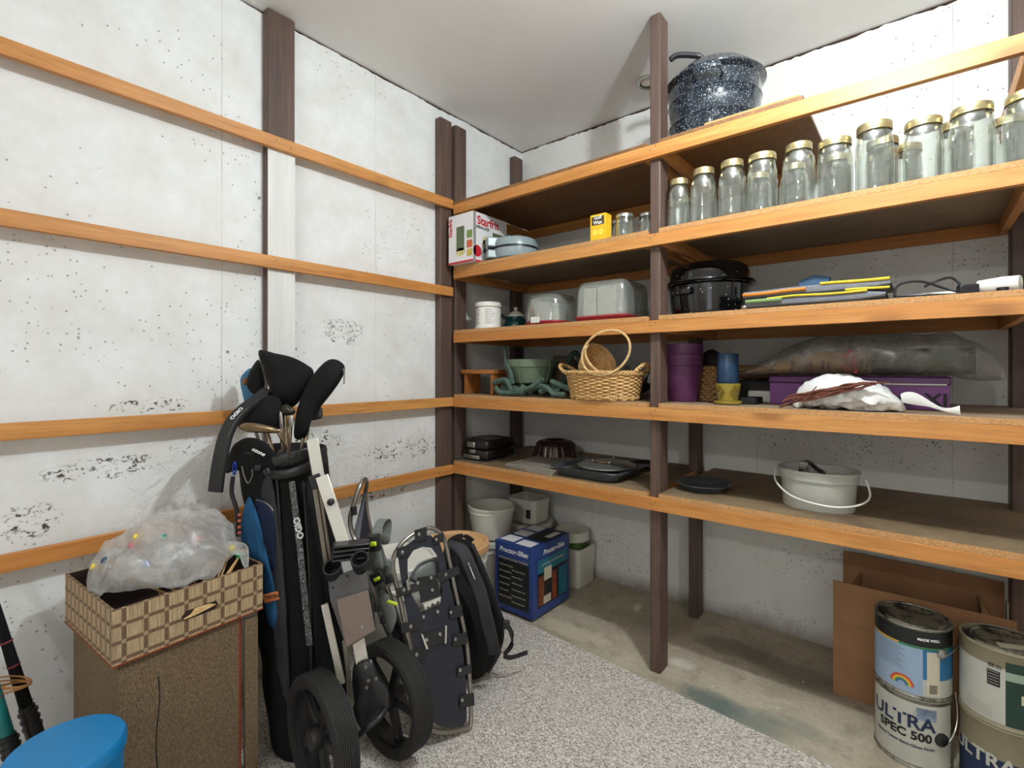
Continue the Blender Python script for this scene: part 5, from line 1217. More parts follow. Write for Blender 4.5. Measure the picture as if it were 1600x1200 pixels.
# blue canister and fishing rods at the left edge
c = Vector((-1.196, .183, .0115))
T = thing('blue_canister', 'bright blue round plastic lid top at the bottom left, beside the tweed box', 'canister', c)
M_bl = pm('bright_blue_plastic', '1479b4', .35, var=.05)
pt(T, MB().lathe([(0, 0), (.075, 0), (.080, .004), (.083, .33), (0, .33)], 48, c), 'body', M_bl); pt(T, MB().lathe([(.084, .331), (.088, .333), (.088, .352), (.084, .358), (0, .360)], 48, c), 'lid', M_bl)
def rodp(p, q, label, teal):
    T = thing('fishing_rod', label, 'fishing rod', q, group='rods tied together at the left edge'); d = p-q; L = d.length; d.normalize()
    pt(T, MB().tube([q, q+d*L*.32], [.014, .013], 12), 'grip', pm('cork_grip', '8a6b4a', .8, var=.3, vs=60)); pt(T, MB().tube([q+d*L*.325, q+d*L*.45], [.017, .015], 12), 'reel_seat', M_pl)
    pt(T, MB().tube([q+d*L*.452, p], [.0125, .008], 12), 'blank', M_nyl if not teal else pm('teal_sleeve', '0f6a68', .4))
    for s_ in (.36, .39, .42): pt(T, MB().tube([q+d*L*s_, q+d*L*(s_+.012)], .0185, 12), 'ring', M_pl)
    for s_ in (.62, .72): pt(T, MB().tube([q+d*L*s_, q+d*L*(s_+.006)], .0122, 12), 'wrap', pm('red_thread', '8c3a3a', .6))
rodp(CP(-22, 900, 1.17), CP(92, 1268, 1.185), 'thick black rod with white ring mark, leaning on the wall at the left edge', 0)
rodp(CP(-40, 960, 1.11), CP(52, 1300, 1.13), 'second rod with a teal sleeve, lower of the two at the left edge', 1)
tw = CP(18, 1074, 1.145)
T = thing('twine_tie', 'orange-brown twine tied around the rods at the left edge', 'twine', tw); e = MB()
for k in range(4): e.tube([tw+Vector((.040*math.cos(2*PI*i/24)*CA-.022*math.sin(2*PI*i/24)*SA, .040*math.cos(2*PI*i/24)*SA+.022*math.sin(2*PI*i/24)*CA, .010*math.cos(2*PI*i/24+k)*.6+.004*k)) for i in range(24)], .0022, 6, cyc=True)
pt(T, e, 'loops', pm('twine', 'a4713c', .8))
# ------------------------------------------------------------------ golf bag
T = thing('golf_bag', 'black golf bag with navy and grey pockets leaning at the left wall on its cart', 'golf bag', (-1.33, .76, .0115)); GB = T
SPN = [(488, 1.40, .012, .085, .085), (486, 1.405, .03, .098, .095), (480, 1.42, .15, .104, .10), (470, 1.44, .35, .110, .10), (460, 1.46, .55, .115, .10), (449, 1.475, .70, .120, .10), (444, 1.48, .78, .122, .10), (442, 1.48, .815, .116, .095)]
RT = Vector((CA, SA, 0)); FW = Vector((-SA, CA, 0))
def spine(z):
    for a, b in zip(SPN, SPN[1:]):
        if z <= b[2]: break
    t_ = min(1.2, max(0, (z-a[2])/(b[2]-a[2]))); px, dep, ra, rb_ = [a[i]+(b[i]-a[i])*t_ for i in (0, 1, 3, 4)]
    p = CP(px, HZ, dep); p.z = z; return p, ra, rb_
def bagring(v, grow=0, z0=.012, z1=.815):
    z = z0+(z1-z0)*v; return spine(z)
def bodyf(u, v):
    z = .012+.803*v; p, ra, rb_ = spine(z); a = 2*PI*u; f_ = .006*nz((math.cos(a)*.3, math.sin(a)*.3, z*2), 6, 4)
    return p+RT*((ra+f_)*math.copysign(abs(math.cos(a))**.85, math.cos(a)))+FW*((rb_+f_)*math.copysign(abs(math.sin(a))**.85, math.sin(a)))
pt(T, MB().surf(60, 60, bodyf, cu=True), 'body', M_nyl)
p, ra, rb_ = spine(.79)
pt(T, MB().lathe([(.96, -.03), (1.02, -.03), (1.03, .02), (1.0, .03), (.93, .02), (.90, -.03), (0, -.035)], 48, (0, 0, 0), ra, rb_).move(lambda v: p+RT*v.x+FW*v.y+Vector((0, 0, v.z))), 'top_cuff', M_web)
def front(px, py, off=0.0):
    """point on the camera side of the bag"""
    z0 = .5
    for _ in range(4):
        q, ra, rb_ = spine(max(.012, min(.82, z0))); dep = q.dot(FW)
        x = (px-800)/FPX*dep; cx = q.dot(RT); tt = max(-.97, min(.97, (x-cx)/ra)); dep2 = dep-rb_*(1-tt*tt)**.42-off; z0 = EYE-(py-HZ)/FPX*dep2
    return CP(px, py, dep2)
def band_on(T, pxs, wd, th, mat, nm, off=.006, up=None):
    P = smooth_pts([front(a, b, off) for a, b in pxs], 5); return pt(T, MB().tube(P, 1, 8, flat=(wd, th), up=up or RT), nm, mat)
def patch(T, out, th, mat, nm, off=.0, seed=1, amp=.003):
    return pt(T, pillow([front(a, b, off) for a, b in out], th, seed=seed, amp=amp), nm, mat)
patch(T, [(352, 738), (362, 700), (385, 684), (412, 690), (434, 715), (432, 742), (400, 738), (370, 735)], .05, M_nyl, 'front_pocket', .012, 2)
patch(T, [(384, 745), (420, 742), (432, 790), (440, 860), (448, 960), (452, 1090), (430, 1110), (418, 1010), (412, 900), (396, 800)], .045, M_nyl2, 'side_pocket', .014, 5)
patch(T, [(398, 778), (422, 792), (430, 830), (428, 890), (412, 870), (400, 820)], .03, M_navy, 'navy_panel', .026, 6)
patch(T, [(478, 760), (500, 770), (508, 900), (512, 1030), (496, 1060), (486, 950), (480, 850)], .03, M_nyl, 'right_pocket', .004, 7)
band_on(T, [(400, 781), (412, 784), (421, 790), (427, 798)], .0018, .001, M_alud, 'grey_piping', .046)
for a, b in (((432, 742), (446, 1100)), ((474, 752), (486, 1090))): band_on(T, [a, ((a[0]+b[0])//2+4, (a[1]+b[1])//2), b], .003, .002, M_web, 'zip_line', .010)
t = NT('silver_patterned_webbing'); v = t.obj(); k = t.rng(t.noise(v, 130, 3, .6, 2.5), .48, .56); t.col(t.mix(k, '121214', '8d8f92')); t.b.inputs['Roughness'].default_value = .5; M_pat = t.m
band_on(T, [(456, 752), (462, 800), (468, 850), (473, 900), (479, 960), (484, 1008)], .0085, .003, M_pat, 'patterned_webbing', .014)
def along(T, s_, size, a, b, off, m, nm, **kw):
    A, B = front(*a, off), front(*b, off); ex = (B-A).normalized(); n_ = (Vector((0, 0, EYE))-A).normalized(); ey = n_.cross(ex); mid = (A+B)/2
    pt(T, text_mb(s_, size, lambda x, y: mid+ex*x+ey*y, **kw), nm, m)
along(T, 'OGIO', .022, (470, 838), (464, 812), .024, M_inkw, 'webbing_lettering', bold=.001)
along(T, 'ozone', .022, (388, 698), (420, 714), .052, M_inkw, 'pocket_lettering', bold=.0005, shear=.2)
# cradle belt and buckles
band_on(T, [(428, 722), (450, 716), (470, 710), (494, 702)], .013, .006, M_pl, 'cradle_belt', .030, up=(0, 0, 1)); band_on(T, [(424, 742), (450, 740), (474, 732), (496, 724)], .012, .008, M_pl, 'lower_cradle', .024, up=(0, 0, 1))
def blk(T, px, py, off, w, h, d, m, nm, rot=0, bev=.003):
    q = front(px, py, off); M = frame(q, RT*math.cos(rot)+Vector((0, 0, math.sin(rot))), -RT*math.sin(rot)+Vector((0, 0, math.cos(rot)))); pt(T, MB().box((-w/2, -h/2, -d/2), (w/2, h/2, d/2), M), nm, m, bevel=bev)
blk(T, 456, 712, .042, .022, .020, .010, M_pl, 'buckle', .1); blk(T, 403, 731, .050, .018, .014, .010, M_pl, 'buckle', -.2); blk(T, 417, 737, .050, .018, .018, .010, M_pl, 'buckle', .5); blk(T, 438, 706, .040, .012, .012, .008, M_pl, 'buckle', .1)
# shoulder strap with lettering
sp_ = [CP(a, b, d) for a, b, d in ((418, 610, 1.50), (404, 622, 1.47), (385, 636, 1.44), (366, 655, 1.41), (353, 680, 1.38), (345, 712, 1.36), (340, 742, 1.355), (337, 768, 1.355))]
pt(T, MB().tube(smooth_pts(sp_, 6), 1, 12, flat=(.019, .007), up=RT), 'shoulder_strap', M_web)
pt(T, MB().tube(smooth_pts([q+Vector((0, 0, 0))-FW*.009+RT*.012 for q in sp_[2:5]], 6), .0012, 5), 'grey_piping', M_alud)
A, B = sp_[3]-FW*.012-RT*.004, sp_[2]-FW*.012-RT*.004; ex = (B-A).normalized(); n_ = -FW; ey = n_.cross(ex); mid = (A+B)/2
pt(T, text_mb('OGIO', .017, lambda x, y: mid+ex*x+ey*y, bold=.0006), 'strap_lettering', M_inkw)
pt(T, pillow([CP(a, b, 1.46) for a, b in ((418, 618), (440, 628), (440, 668), (412, 676), (380, 672), (372, 664), (386, 645))], .05, seed=8), 'padded_back', M_nyl)
pt(T, MB().tube(smooth_pts([CP(a, b, 1.36) for a, b in ((366, 722), (364, 733), (366, 742), (369, 733), (368, 724))], 4), .0022, 6, cyc=True), 'blue_carabiner', pm('blue_anodised', '2448b0', .3, .6))
pt(T, MB().tube(smooth_pts([CP(a, b, 1.36) for a, b in ((378, 728), (382, 745), (388, 755), (394, 744), (394, 733))], 4), .0018, 6), 'steel_ring', M_alud)
pt(T, MB().tube(smooth_pts([CP(a, b, 1.38) for a, b in ((364, 745), (362, 770), (368, 790), (372, 815), (371, 838))], 4), .006, 8), 'hanging_cord', M_web)
for b in (805, 814, 824, 833): pt(T, MB().ico(CP(374, b, 1.365), .0058, 2), 'bead', pm('red_bead', '9c4a36', .4))
# towel
o = [CP(a, b, d) for a, b, d in ((389, 776, 1.37), (397, 790, 1.37), (405, 812, 1.365), (416, 856, 1.355), (426, 902, 1.345), (434, 940, 1.34), (443, 972, 1.335), (422, 979, 1.345), (410, 935, 1.36), (392, 880, 1.37), (376, 838, 1.38), (380, 800, 1.38))]
T = thing('blue_towel', 'blue towel with an orange end band hanging from the golf bag', 'towel', o[7])
pt(T, pillow(o, .020, seed=3, amp=.010, sc=16, rings=12), 'cloth', M_btow)
e = MB(); P = [CP(a, b, d) for a, b, d in ((413, 936, 1.333), (423, 933, 1.330), (435, 930, 1.330))]
pt(T, MB().tube(P, 1, 8, flat=(.011, .0025), up=(0, 0, 1)), 'orange_band', pm('orange_band_cloth', 'cf7a3c', .7))
mid = CP(424, 933, 1.325); pt(T, text_mb('TWIN', .016, lambda x, y: mid+(RT*.97+Vector((0, 0, .18)))*x+Vector((0, 0, 1))*y, bold=.0003), 'band_lettering', M_ink)

# ------------------------------------------------------------------ clubs
M_cov = cloth_mat('black_headcover', '111113', .3, 9); M_shaft = pm('steel_shaft', 'b9a98f', .25, .9, var=.05)
def club(label, head, dep, shaft, nm='golf_club', cover=True, th=.085, mat=None, extra=None, seed=1):
    (sx0, sy0, sd0), (sx1, sy1, sd1) = shaft; b = CP(sx1, sy1, sd1)
    T = thing(nm, label, 'golf club', b, group='clubs standing in the golf bag')
    pt(T, pillow([CP(a, y, dep) for a, y in head], th, seed=seed, amp=.006 if cover else .001), 'headcover' if cover else 'club_head', mat or M_cov)
    pt(T, MB().tube([CP(sx0, sy0, sd0), b], .0052, 10), 'shaft', M_shaft); return T
club('golf club with a wide black hood-shaped headcover peaking at the upper left', [(404, 548), (430, 552), (456, 558), (478, 569), (490, 580), (486, 600), (472, 622), (458, 636), (440, 640), (428, 632), (420, 605), (412, 580)], 1.50, ((440, 632, 1.49), (450, 715, 1.46)), seed=2)
T = club('golf club with a long rounded black headcover leaning to the right, zip pull hanging', [(496, 577), (512, 563), (526, 562), (538, 571), (537, 585), (526, 604), (510, 625), (494, 645), (482, 668), (478, 684), (460, 684), (462, 650), (470, 622), (480, 600)], 1.45, ((474, 678, 1.45), (468, 720, 1.45)), th=.07, seed=5)
pt(T, MB().tube([CP(536, 576, 1.425), CP(538, 580, 1.425), CP(537.5, 600, 1.425)], .0022, 6), 'zip_pull', M_alud)
club('golf club in a small round black cover at the back left of the bag', [(404, 562), (410, 575), (414, 600), (408, 618), (396, 616), (386, 604), (388, 585), (396, 570)], 1.56, ((402, 612, 1.56), (430, 720, 1.50)), th=.06, seed=7)
T = thing('blue_umbrella', 'rolled blue umbrella standing behind the covered clubs', 'umbrella', CP(405, 700, 1.59))
pt(T, pillow([CP(a, b, 1.60) for a, b in ((376, 590), (392, 575), (400, 590), (404, 640), (398, 655), (386, 640), (378, 612))], .04, seed=4), 'blue_canopy', pm('umbrella_blue', '2f6d94', .6)); pt(T, MB().tube([CP(390, 645, 1.60), CP(408, 700, 1.58)], .006, 8), 'shaft', M_alud)
pt(T, MB().ico(CP(383, 596, 1.57), .009, 2, (1, 1, 1.4)), 'brown_tip', pm('brown_tip', '8d5a38', .5))
club('large bare iron lying across the bag mouth, bronze sheen on its face', [(373, 668), (382, 661), (404, 662), (424, 666), (436, 671), (436, 676), (420, 677), (400, 676), (384, 674)], 1.39, ((434, 673, 1.40), (448, 700, 1.42)), cover=False, th=.016, mat=pm('bronze_iron', '8d7a60', .2, .9, var=.35, vs=25), seed=1)
club('dark square club head between the two black covers', [(437, 636), (449, 631), (461, 641), (459, 648), (447, 650), (438, 648)], 1.46, ((446, 648, 1.46), (448, 700, 1.45)), cover=False, th=.03, mat=pm('dark_wood_head', '3c3630', .25, .3), seed=1)
club('bright steel iron neck standing left of the dark square head', [(436, 646), (441, 646), (443, 672), (438, 674)], 1.44, ((440, 670, 1.44), (441, 705, 1.44)), cover=False, th=.010, mat=M_steel, seed=1)
club('pale steel iron showing right of the dark square head', [(451, 651), (459, 650), (457, 668), (450, 668)], 1.45, ((454, 666, 1.45), (452, 705, 1.45)), cover=False, th=.008, mat=M_steel, seed=1)
club('putter with a rounded grey head on a copper-toned shaft at the right of the bag', [(486, 642), (500, 636), (504, 640), (504, 652), (498, 655), (486, 656)], 1.47, ((484.5, 641, 1.46), (478, 690, 1.45)), cover=False, th=.02, mat=pm('grey_putter', '4c4b4a', .3, .5), seed=1)

# ------------------------------------------------------------------ push cart
T = thing('golf_cart', 'folding golf push cart with silver tubes and two ribbed black wheels', 'golf cart', (-1.16, .775, .0115))
def bar(p, q, w, th, m, nm, up=RT, bev=.002):
    d = (q-p); L = d.length; n0 = (Vector((0, 0, EYE))-p).normalized(); ex = n0.cross(d).normalized() if up is RT else Vector(up)
    pt(T, MB().box((-w/2, 0, -th/2), (w/2, L, th/2), frame(p, ex, d)), nm, m, bevel=bev)
bar(CP(498, 745, 1.335), CP(488, 686, 1.345), .030, .020, M_alu, 'upper_tube'); bar(CP(541, 862, 1.30), CP(503, 744, 1.325), .033, .022, M_alu, 'main_tube')
bar(CP(513, 905, 1.30), CP(491, 757, 1.325), .012, .012, M_alud, 'rear_strut'); bar(CP(520, 905, 1.31), CP(498, 757, 1.335), .010, .010, M_alud, 'rear_strut')
bar(CP(534, 1068, 1.29), CP(507, 944, 1.30), .018, .012, M_alu, 'lower_strut'); bar(CP(549, 1090, 1.30), CP(538, 1000, 1.31), .012, .010, M_alud, 'lower_strut')
bar(CP(569, 1052, 1.245), CP(557, 985, 1.26), .030, .022, M_alu, 'lower_tube')
pt(T, MB().lathe([(0, 0), (.009, 0), (.009, .006), (.005, .008), (0, .008)], 20, M=frame(CP(517.5, 784, 1.30), RT, (0, 0, 1))), 'knob', M_pl)
bar(CP(497, 762, 1.325), CP(490, 742, 1.325), .03, .03, M_pl, 'hinge_block')
for k in range(4): bar(CP(548+k*.5, 872-k*7.0, 1.285), CP(548+k*.5, 876-k*7.0-8, 1.285), .092, .045, M_pl, 'console_rib', bev=.004)
def ring(px, py, d, r, nm='cup_ring'):
    pt(T, MB().lathe([(r, -.02), (r+.003, -.02), (r+.004, .02), (r, .02), (r-.002, -.015), (0, -.018)], 28, M=Matrix.Translation(CP(px, py, d)) @ Matrix.Rotation(.5, 4, 'X') @ Matrix.Rotation(.4, 4, 'Y')), nm, M_pl)
ring(521, 893, 1.27, .019); ring(564, 880, 1.26, .019)
cns = [CP(a, b, d) for a, b, d in ((512, 905, 1.27), (572, 882, 1.265), (580, 915, 1.245), (588, 984, 1.225), (541, 1013, 1.22), (516, 938, 1.25))]
nrm = (Vector((0, 0, EYE))-cns[0]).normalized()
def slabp(P, th, m, nm, bev=.002):
    n = len(P); vs = [p+nrm*th/2 for p in P]+[p-nrm*th/2 for p in P]; mb = MB(); mb.add(vs, [tuple(range(n)), tuple(reversed(range(n, 2*n)))]+[(i, n+i, n+(i+1) % n, (i+1) % n) for i in range(n)]); pt(T, mb, nm, m, bevel=bev, smooth=0)
slabp(cns, .018, pm('grey_console', '4d4c4c', .45), 'console_tray')
pn = [CP(a, b, d) for a, b, d in ((525.5, 937, 1.232), (575, 922, 1.228), (586.5, 985, 1.205), (540.5, 1012, 1.203))]
slabp(pn, .006, pm('brown_console_plate', '75655a', .45, var=.08, bump=.4, bs=200), 'scorecard_plate')
mid = CP(566, 980, 1.198); pt(T, text_mb('R', .012, lambda x, y: mid+RT*x+Vector((0, 0, 1))*y, bold=.0004), 'plate_mark', M_steel)
for i in range(6): pt(T, MB().ico(CP(520+(i % 3)*22, 906-(i % 3)*6+12*(i//3), 1.252), .003, 1), 'bolt', M_pl)
def wheel(c, toe):
    R = .1445; M = Matrix.Translation(c) @ Matrix.Rotation(toe, 4, 'Z') @ Matrix.Rotation(PI/2, 4, 'X')
    pr = [(R-.030, -.026), (R-.012, -.030), (R-.002, -.026)]
    for k in range(9): z = -.022+k*.0055; pr += [(R, z-.0018), (R, z+.0012), (R-.0018, z+.0022), (R-.0018, z+.0030)]
    pr += [(R-.002, .026), (R-.012, .030), (R-.030, .026), (R-.034, .0), (R-.030, -.026)]
    pt(T, MB().lathe(pr, 72, M=M), 'wheel_tyre', M_rub, smooth=25)
    pt(T, MB().lathe([(R-.031, -.018), (R-.034, -.018), (R-.036, -.010), (R-.036, .010), (R-.034, .018), (R-.031, .018)], 48, M=M).lathe([(0, -.030), (.024, -.030), (.028, -.02), (.028, .02), (.022, .03), (0, .03)], 32, M=M), 'wheel_rim', M_pl)
    for k in range(5):
        a = 2*PI*k/5; M2 = M @ Matrix.Rotation(a, 4, 'Z'); pt(T, MB().box((.022, -.012, -.008), (R-.034, .012, .008), M2), 'spoke', M_pl, bevel=.002)
wl, wr = Vector((-1.135, .645, .157)), Vector((-1.116, .838, .160))
wheel(wl, -.08); wheel(wr, .02)
pt(T, MB().tube([wl+Vector((0, .03, 0)), wr+Vector((0, -.03, 0))], .008, 12), 'axle', M_alud)
hb_ = [CP(a, b, d) for a, b, d in ((555, 1040, 1.235), (580, 1030, 1.235), (592, 1058, 1.23), (606, 1075, 1.23), (606, 1110, 1.23), (588, 1130, 1.23), (566, 1140, 1.23), (552, 1110, 1.235), (560, 1075, 1.235))]
pt(T, pillow(hb_, .035, seed=2, amp=0), 'hub_bracket', M_pl)
for a, b in ((572, 1042), (576, 1063), (573, 1074), (588, 1060)): pt(T, MB().lathe([(0, 0), (.0045, 0), (.004, .003), (0, .0035)], 12, M=frame(CP(a, b, 1.205), RT, (0, 0, 1))), 'screw', M_alud)
pt(T, MB().tube(smooth_pts([CP(604, 1105, 1.23), CP(592, 1122, 1.20), CP(575, 1136, 1.19), CP(560, 1150, 1.19)], 5), .007, 10), 'brake_arm', M_pl)
# ------------------------------------------------------------------ snowshoes
M_deck = pm('navy_black_decking', '242630', .42, var=.12, vs=8); M_fr = pm('titanium_grey_tube', '9a958c', .28, .85, var=.06)
O1 = Vector((-1.012, .972, 0)); U1 = (Vector((-1.165, 1.0, .60))-O1).normalized(); W1 = Vector((.2, .98, 0)); W1 = (W1-U1*W1.dot(U1)).normalized(); N1 = U1.cross(W1)
if N1.x < 0: N1 = -N1
def S1(px, py, off=0):
    d = rayd(px, py); o = Vector((0, 0, EYE)); Q = O1+N1*off; p = o+d*((Q-o).dot(N1)/d.dot(N1)); p.z = max(p.z, .0185); return p
T = thing('snowshoe', 'front snowshoe with navy deck and metal tube frame, sole facing the room', 'snowshoe', (O1.x, O1.y, .0115), group='pair of snowshoes')
fp = [(736, 1130), (733, 1054), (728, 997), (712, 925), (702.5, 877), (697, 852), (690, 835), (674, 825), (652, 831), (634, 843), (622, 857), (614, 877), (617, 905), (625, 937), (642, 1023), (661, 1124), (668, 1136), (684, 1143), (706, 1143), (726, 1138)]
pt(T, MB().tube(smooth_pts([S1(*p) for p in fp], 4, cyc=True), .0066, 12, cyc=True), 'frame', M_fr)
def plate(T, S, pts, a, b, m, nm, bev=0, N_=None, smooth=0):
    n = len(pts); P = [S(x, y) for x, y in pts]; N_ = N_ or N1; mb = MB(); vs = [p+N_*b for p in P]+[p+N_*a for p in P]
    mb.add(vs, [tuple(range(n)), tuple(reversed(range(n, 2*n)))]+[(i, n+i, n+(i+1) % n, (i+1) % n) for i in range(n)]); return pt(T, mb, nm, m, bevel=bev, smooth=smooth)
# deck: ring around the toe opening, then the tail
outer = [(630, 925), (625, 895), (622, 872), (634, 852), (652, 840), (672, 836), (687, 848), (695, 872), (700, 900), (705, 922)]
inner_ = [(641, 925), (637, 896), (637, 874), (646, 860), (660, 854.5), (674, 856), (683, 868), (686, 885), (687, 905), (691, 921)]
mb = MB(); n = len(outer)
for k in range(2):
    mb.v += [S1(*p, .0015-.003*k) for p in outer]+[S1(*p, .0015-.003*k) for p in inner_]
for i in range(n-1):
    mb.f += [[i, i+1, n+i+1, n+i], [2*n+i, 3*n+i, 3*n+i+1, 2*n+i+1], [i, 2*n+i, 2*n+i+1, i+1], [n+i, n+i+1, 3*n+i+1, 3*n+i]]; mb.mi += [0]*4
pt(T, mb, 'toe_deck', M_deck, smooth=0)
plate(T, S1, [(630, 925), (641, 925), (657, 956), (688, 945), (691, 921), (705, 922), (713, 960), (722, 1010), (727, 1055), (729, 1122), (724, 1134), (706, 1137), (688, 1134), (676, 1128), (668, 1118), (655, 1050), (640, 985)], -.0015, .0015, M_deck, 'deck')
plate(T, S1, [(664, 1022), (712, 1000), (713, 1001.5), (664, 1024)], .0016, .0024, M_ink, 'deck_seam')
plate(T, S1, [(650, 902), (680, 898.5), (688, 931), (657, 942)], .004, .007, M_pl, 'toe_plate', .001)
teeth = [(657, 943), (685, 931.5), (684, 940), (679, 938), (676, 944), (671, 941), (668, 948), (664, 946), (661, 953)]
plate(T, S1, teeth, .003, .016, M_alu, 'crampon_teeth')
plate(T, S1, [(616, 920), (652, 909), (654, 921), (618, 934)], .0065, .010, M_web, 'binding_strap', .001); plate(T, S1, [(680, 896), (714, 884), (716, 897), (684, 910)], .0065, .010, M_web, 'binding_strap', .001)
plate(T, S1, [(631, 908), (635, 904), (638, 920), (634, 923)], .010, .014, M_steel, 'buckle', .0008)
plate(T, S1, [(657, 991), (695, 978), (694, 1004), (664, 1013)], .002, .006, M_pl, 'heel_plate', .001)
plate(T, S1, [(656, 990), (658, 990), (667, 1013), (664, 1014)], .002, .009, M_alu, 'heel_spike'); plate(T, S1, [(694, 977), (696, 977), (695, 1004), (693, 1005)], .002, .009, M_alu, 'heel_spike')
CL = [(655, 836, 0, 9, 11), (683, 842, 0, 8, 8), (627, 862, 0, 9, 9), (638, 979, 0, 13, 9), (647, 1023, 0, 13, 10), (662, 1112, 0, 12, 9), (710, 956, 0, 10, 10), (716, 999, 0, 11, 10), (723, 1047, 0, 11, 8), (727, 1094, 0, 11, 11)]
def clip(px, py, w, h, side):
    plate(T, S1, [(px-w*(1 if side < 0 else .9), py-h+3), (px+w*(1.1 if side < 0 else 1), py-h-2), (px+w*1.1, py+h-4), (px-w, py+h+1)], .0068, .0095, M_pl, 'frame_clip', .0015)
for (px, py, _, w, h) in CL: clip(px, py, w, h, -1 if px < 670 else 1)
for (px, py) in [(655, 835), (682, 843), (629, 863), (642, 979), (651, 1023), (666, 1112), (705, 957), (712, 999), (719, 1047), (722, 1094), (631, 922), (697, 898), (653, 911), (674, 903), (676, 922), (667, 1000), (688, 991), (684, 956), (662, 964), (659, 1070)]:
    q = S1(px, py, .0098); M = Matrix.Translation(q) @ N1.to_track_quat('Z', 'Y').to_matrix().to_4x4()
    pt(T, MB().lathe([(.0016, .002), (.0045, .0012), (.005, -.004), (0, -.004)], 14, M=M), 'rivet', M_silver)
bq = [S1(a, b, -.03) for a, b in ((640, 905), (648, 888), (665, 876), (684, 872), (686, 900), (672, 905), (655, 912))]
pt(T, pillow(bq, .03, seed=5, amp=.003), 'boot_binding', M_gpl)
pt(T, MB().tube(smooth_pts([S1(a, b, -.02) for a, b in ((646, 897), (655, 882), (672, 874), (684, 878))], 4), 1, 8, flat=(.008, .0018), up=N1), 'toe_strap', M_gpl)
# second snowshoe, seen edge-on
T = thing('snowshoe', 'rear snowshoe seen edge-on, grey bindings with lime green buckles', 'snowshoe', (-1.12, 1.0, .0115), group='pair of snowshoes')
fr1 = [(552, 790, 1.44), (547, 813, 1.44), (552, 837, 1.435), (564, 862, 1.42), (582, 916, 1.40), (592, 955, 1.42), (612, 1002, 1.44), (628, 1055, 1.455), (640, 1105, 1.46), (646, 1122, 1.465)]
fr2 = [(654, 1112, 1.50), (650, 1070, 1.51), (632, 1000, 1.52), (606, 920, 1.53), (588, 862, 1.54), (575, 810, 1.55), (571, 775, 1.55), (573, 756, 1.53), (569, 748, 1.50), (562, 760, 1.46)]
FR_ = [CP(*p) for p in fr1]+[CP(*p) for p in fr2]
pt(T, MB().tube(smooth_pts(FR_, 4, cyc=True), .0066, 12, cyc=True), 'frame', M_fr)
A = smooth_pts([CP(*p) for p in fr1[1:]], 3); B = smooth_pts([CP(*p) for p in reversed(fr2[:-2])], 3); m_ = min(len(A), len(B))
dk = MB(); A = A[-m_:]; B = B[-m_:]
nd = (A[5]-B[5]).cross(Vector((0, 0, 1))).normalized()*.0015
for s_ in (1, -1): dk.v += [a+(b-a)*.06+nd*s_ for a, b in zip(A, B)]+[b+(a-b)*.06+nd*s_ for a, b in zip(A, B)]
for i in range(m_-1): dk.f += [[i, i+1, m_+i+1, m_+i], [2*m_+i, 3*m_+i, 3*m_+i+1, 2*m_+i+1]]; dk.mi += [0, 0]
pt(T, dk, 'deck', M_deck, smooth=0)
for a, b, d in ((553, 798, 1.435), (598, 966, 1.425), (589, 948, 1.415), (622, 1035, 1.45)):
    q = CP(a, b, d); pt(T, MB().tube([q+Vector((-.002, 0, .012)), q-Vector((-.002, 0, .012))], .0085, 12), 'frame_sleeve', M_pl)
BD = 1.36
pt(T, MB().tube(smooth_pts([CP(588, 846, BD), CP(590, 826, BD+.01), CP(597, 813, BD+.03), CP(604, 813, BD+.05), CP(605, 826, BD+.05), CP(602, 842, BD+.04)], 5), 1, 8, flat=(.0125, .002), up=RT), 'ankle_strap', M_gpl)
pt(T, pillow([CP(a, b, BD+.03) for a, b in ((594, 836), (606, 834), (610, 842), (606, 850), (596, 850))], .010, seed=1, amp=0), 'strap_end', M_gpl)
pt(T, pillow([CP(a, b, BD) for a, b in ((578, 858), (592, 852), (598, 868), (600, 888), (590, 896), (580, 890), (576, 872))], .03, seed=2, amp=.001), 'heel_cup', M_gpl)
pt(T, pillow([CP(a, b, BD+.01) for a, b in ((596, 850), (604, 872), (614, 874), (615, 890), (612, 912), (604, 922), (594, 918), (590, 900), (596, 886))], .016, seed=3, amp=.001), 'side_plate', M_gpl)
pt(T, pillow([CP(a, b, BD+.02) for a, b in ((594, 922), (604, 926), (612, 940), (620, 962), (610, 990), (600, 965), (592, 940))], .02, seed=4, amp=.001), 'toe_cup', M_gpl)
pt(T, MB().lathe([(.003, .003), (.007, .002), (.0075, -.003), (0, -.003)], 16, M=frame(CP(605, 885, BD-.002), RT, (0, 0, 1))), 'rivet', M_gpl)
pt(T, MB().tube(smooth_pts([CP(604, 916, BD-.01), CP(608, 928, BD-.012), CP(610, 938, BD-.01), CP(614, 944, BD-.01)], 4), .0015, 6), 'buckle_wire', M_steel)
def bk(px, py, w, h, m, nm, d, rot=0, th=.012): q = CP(px, py, d); pt(T, MB().box((-w/2, -h/2, -th/2), (w/2, h/2, th/2), frame(q, RT*math.cos(rot)+Vector((0, 0, math.sin(rot))), -RT*math.sin(rot)+Vector((0, 0, math.cos(rot))))), nm, m, bevel=.003)
bk(584, 848, .034, .044, M_pl, 'buckle', BD-.03, .1, .02); bk(583, 850, .018, .012, M_lime, 'lime_lever', BD-.044, .1, .008)
bk(590, 902, .036, .034, M_pl, 'buckle', BD-.03, .5, .02); bk(589, 905, .018, .009, M_lime, 'lime_lever', BD-.044, .5, .008); bk(613, 942, .030, .009, M_lime, 'lime_lever', BD-.03, -.3, .008); bk(607, 905, .022, .022, M_pl, 'buckle', BD-.01, .3, .012)
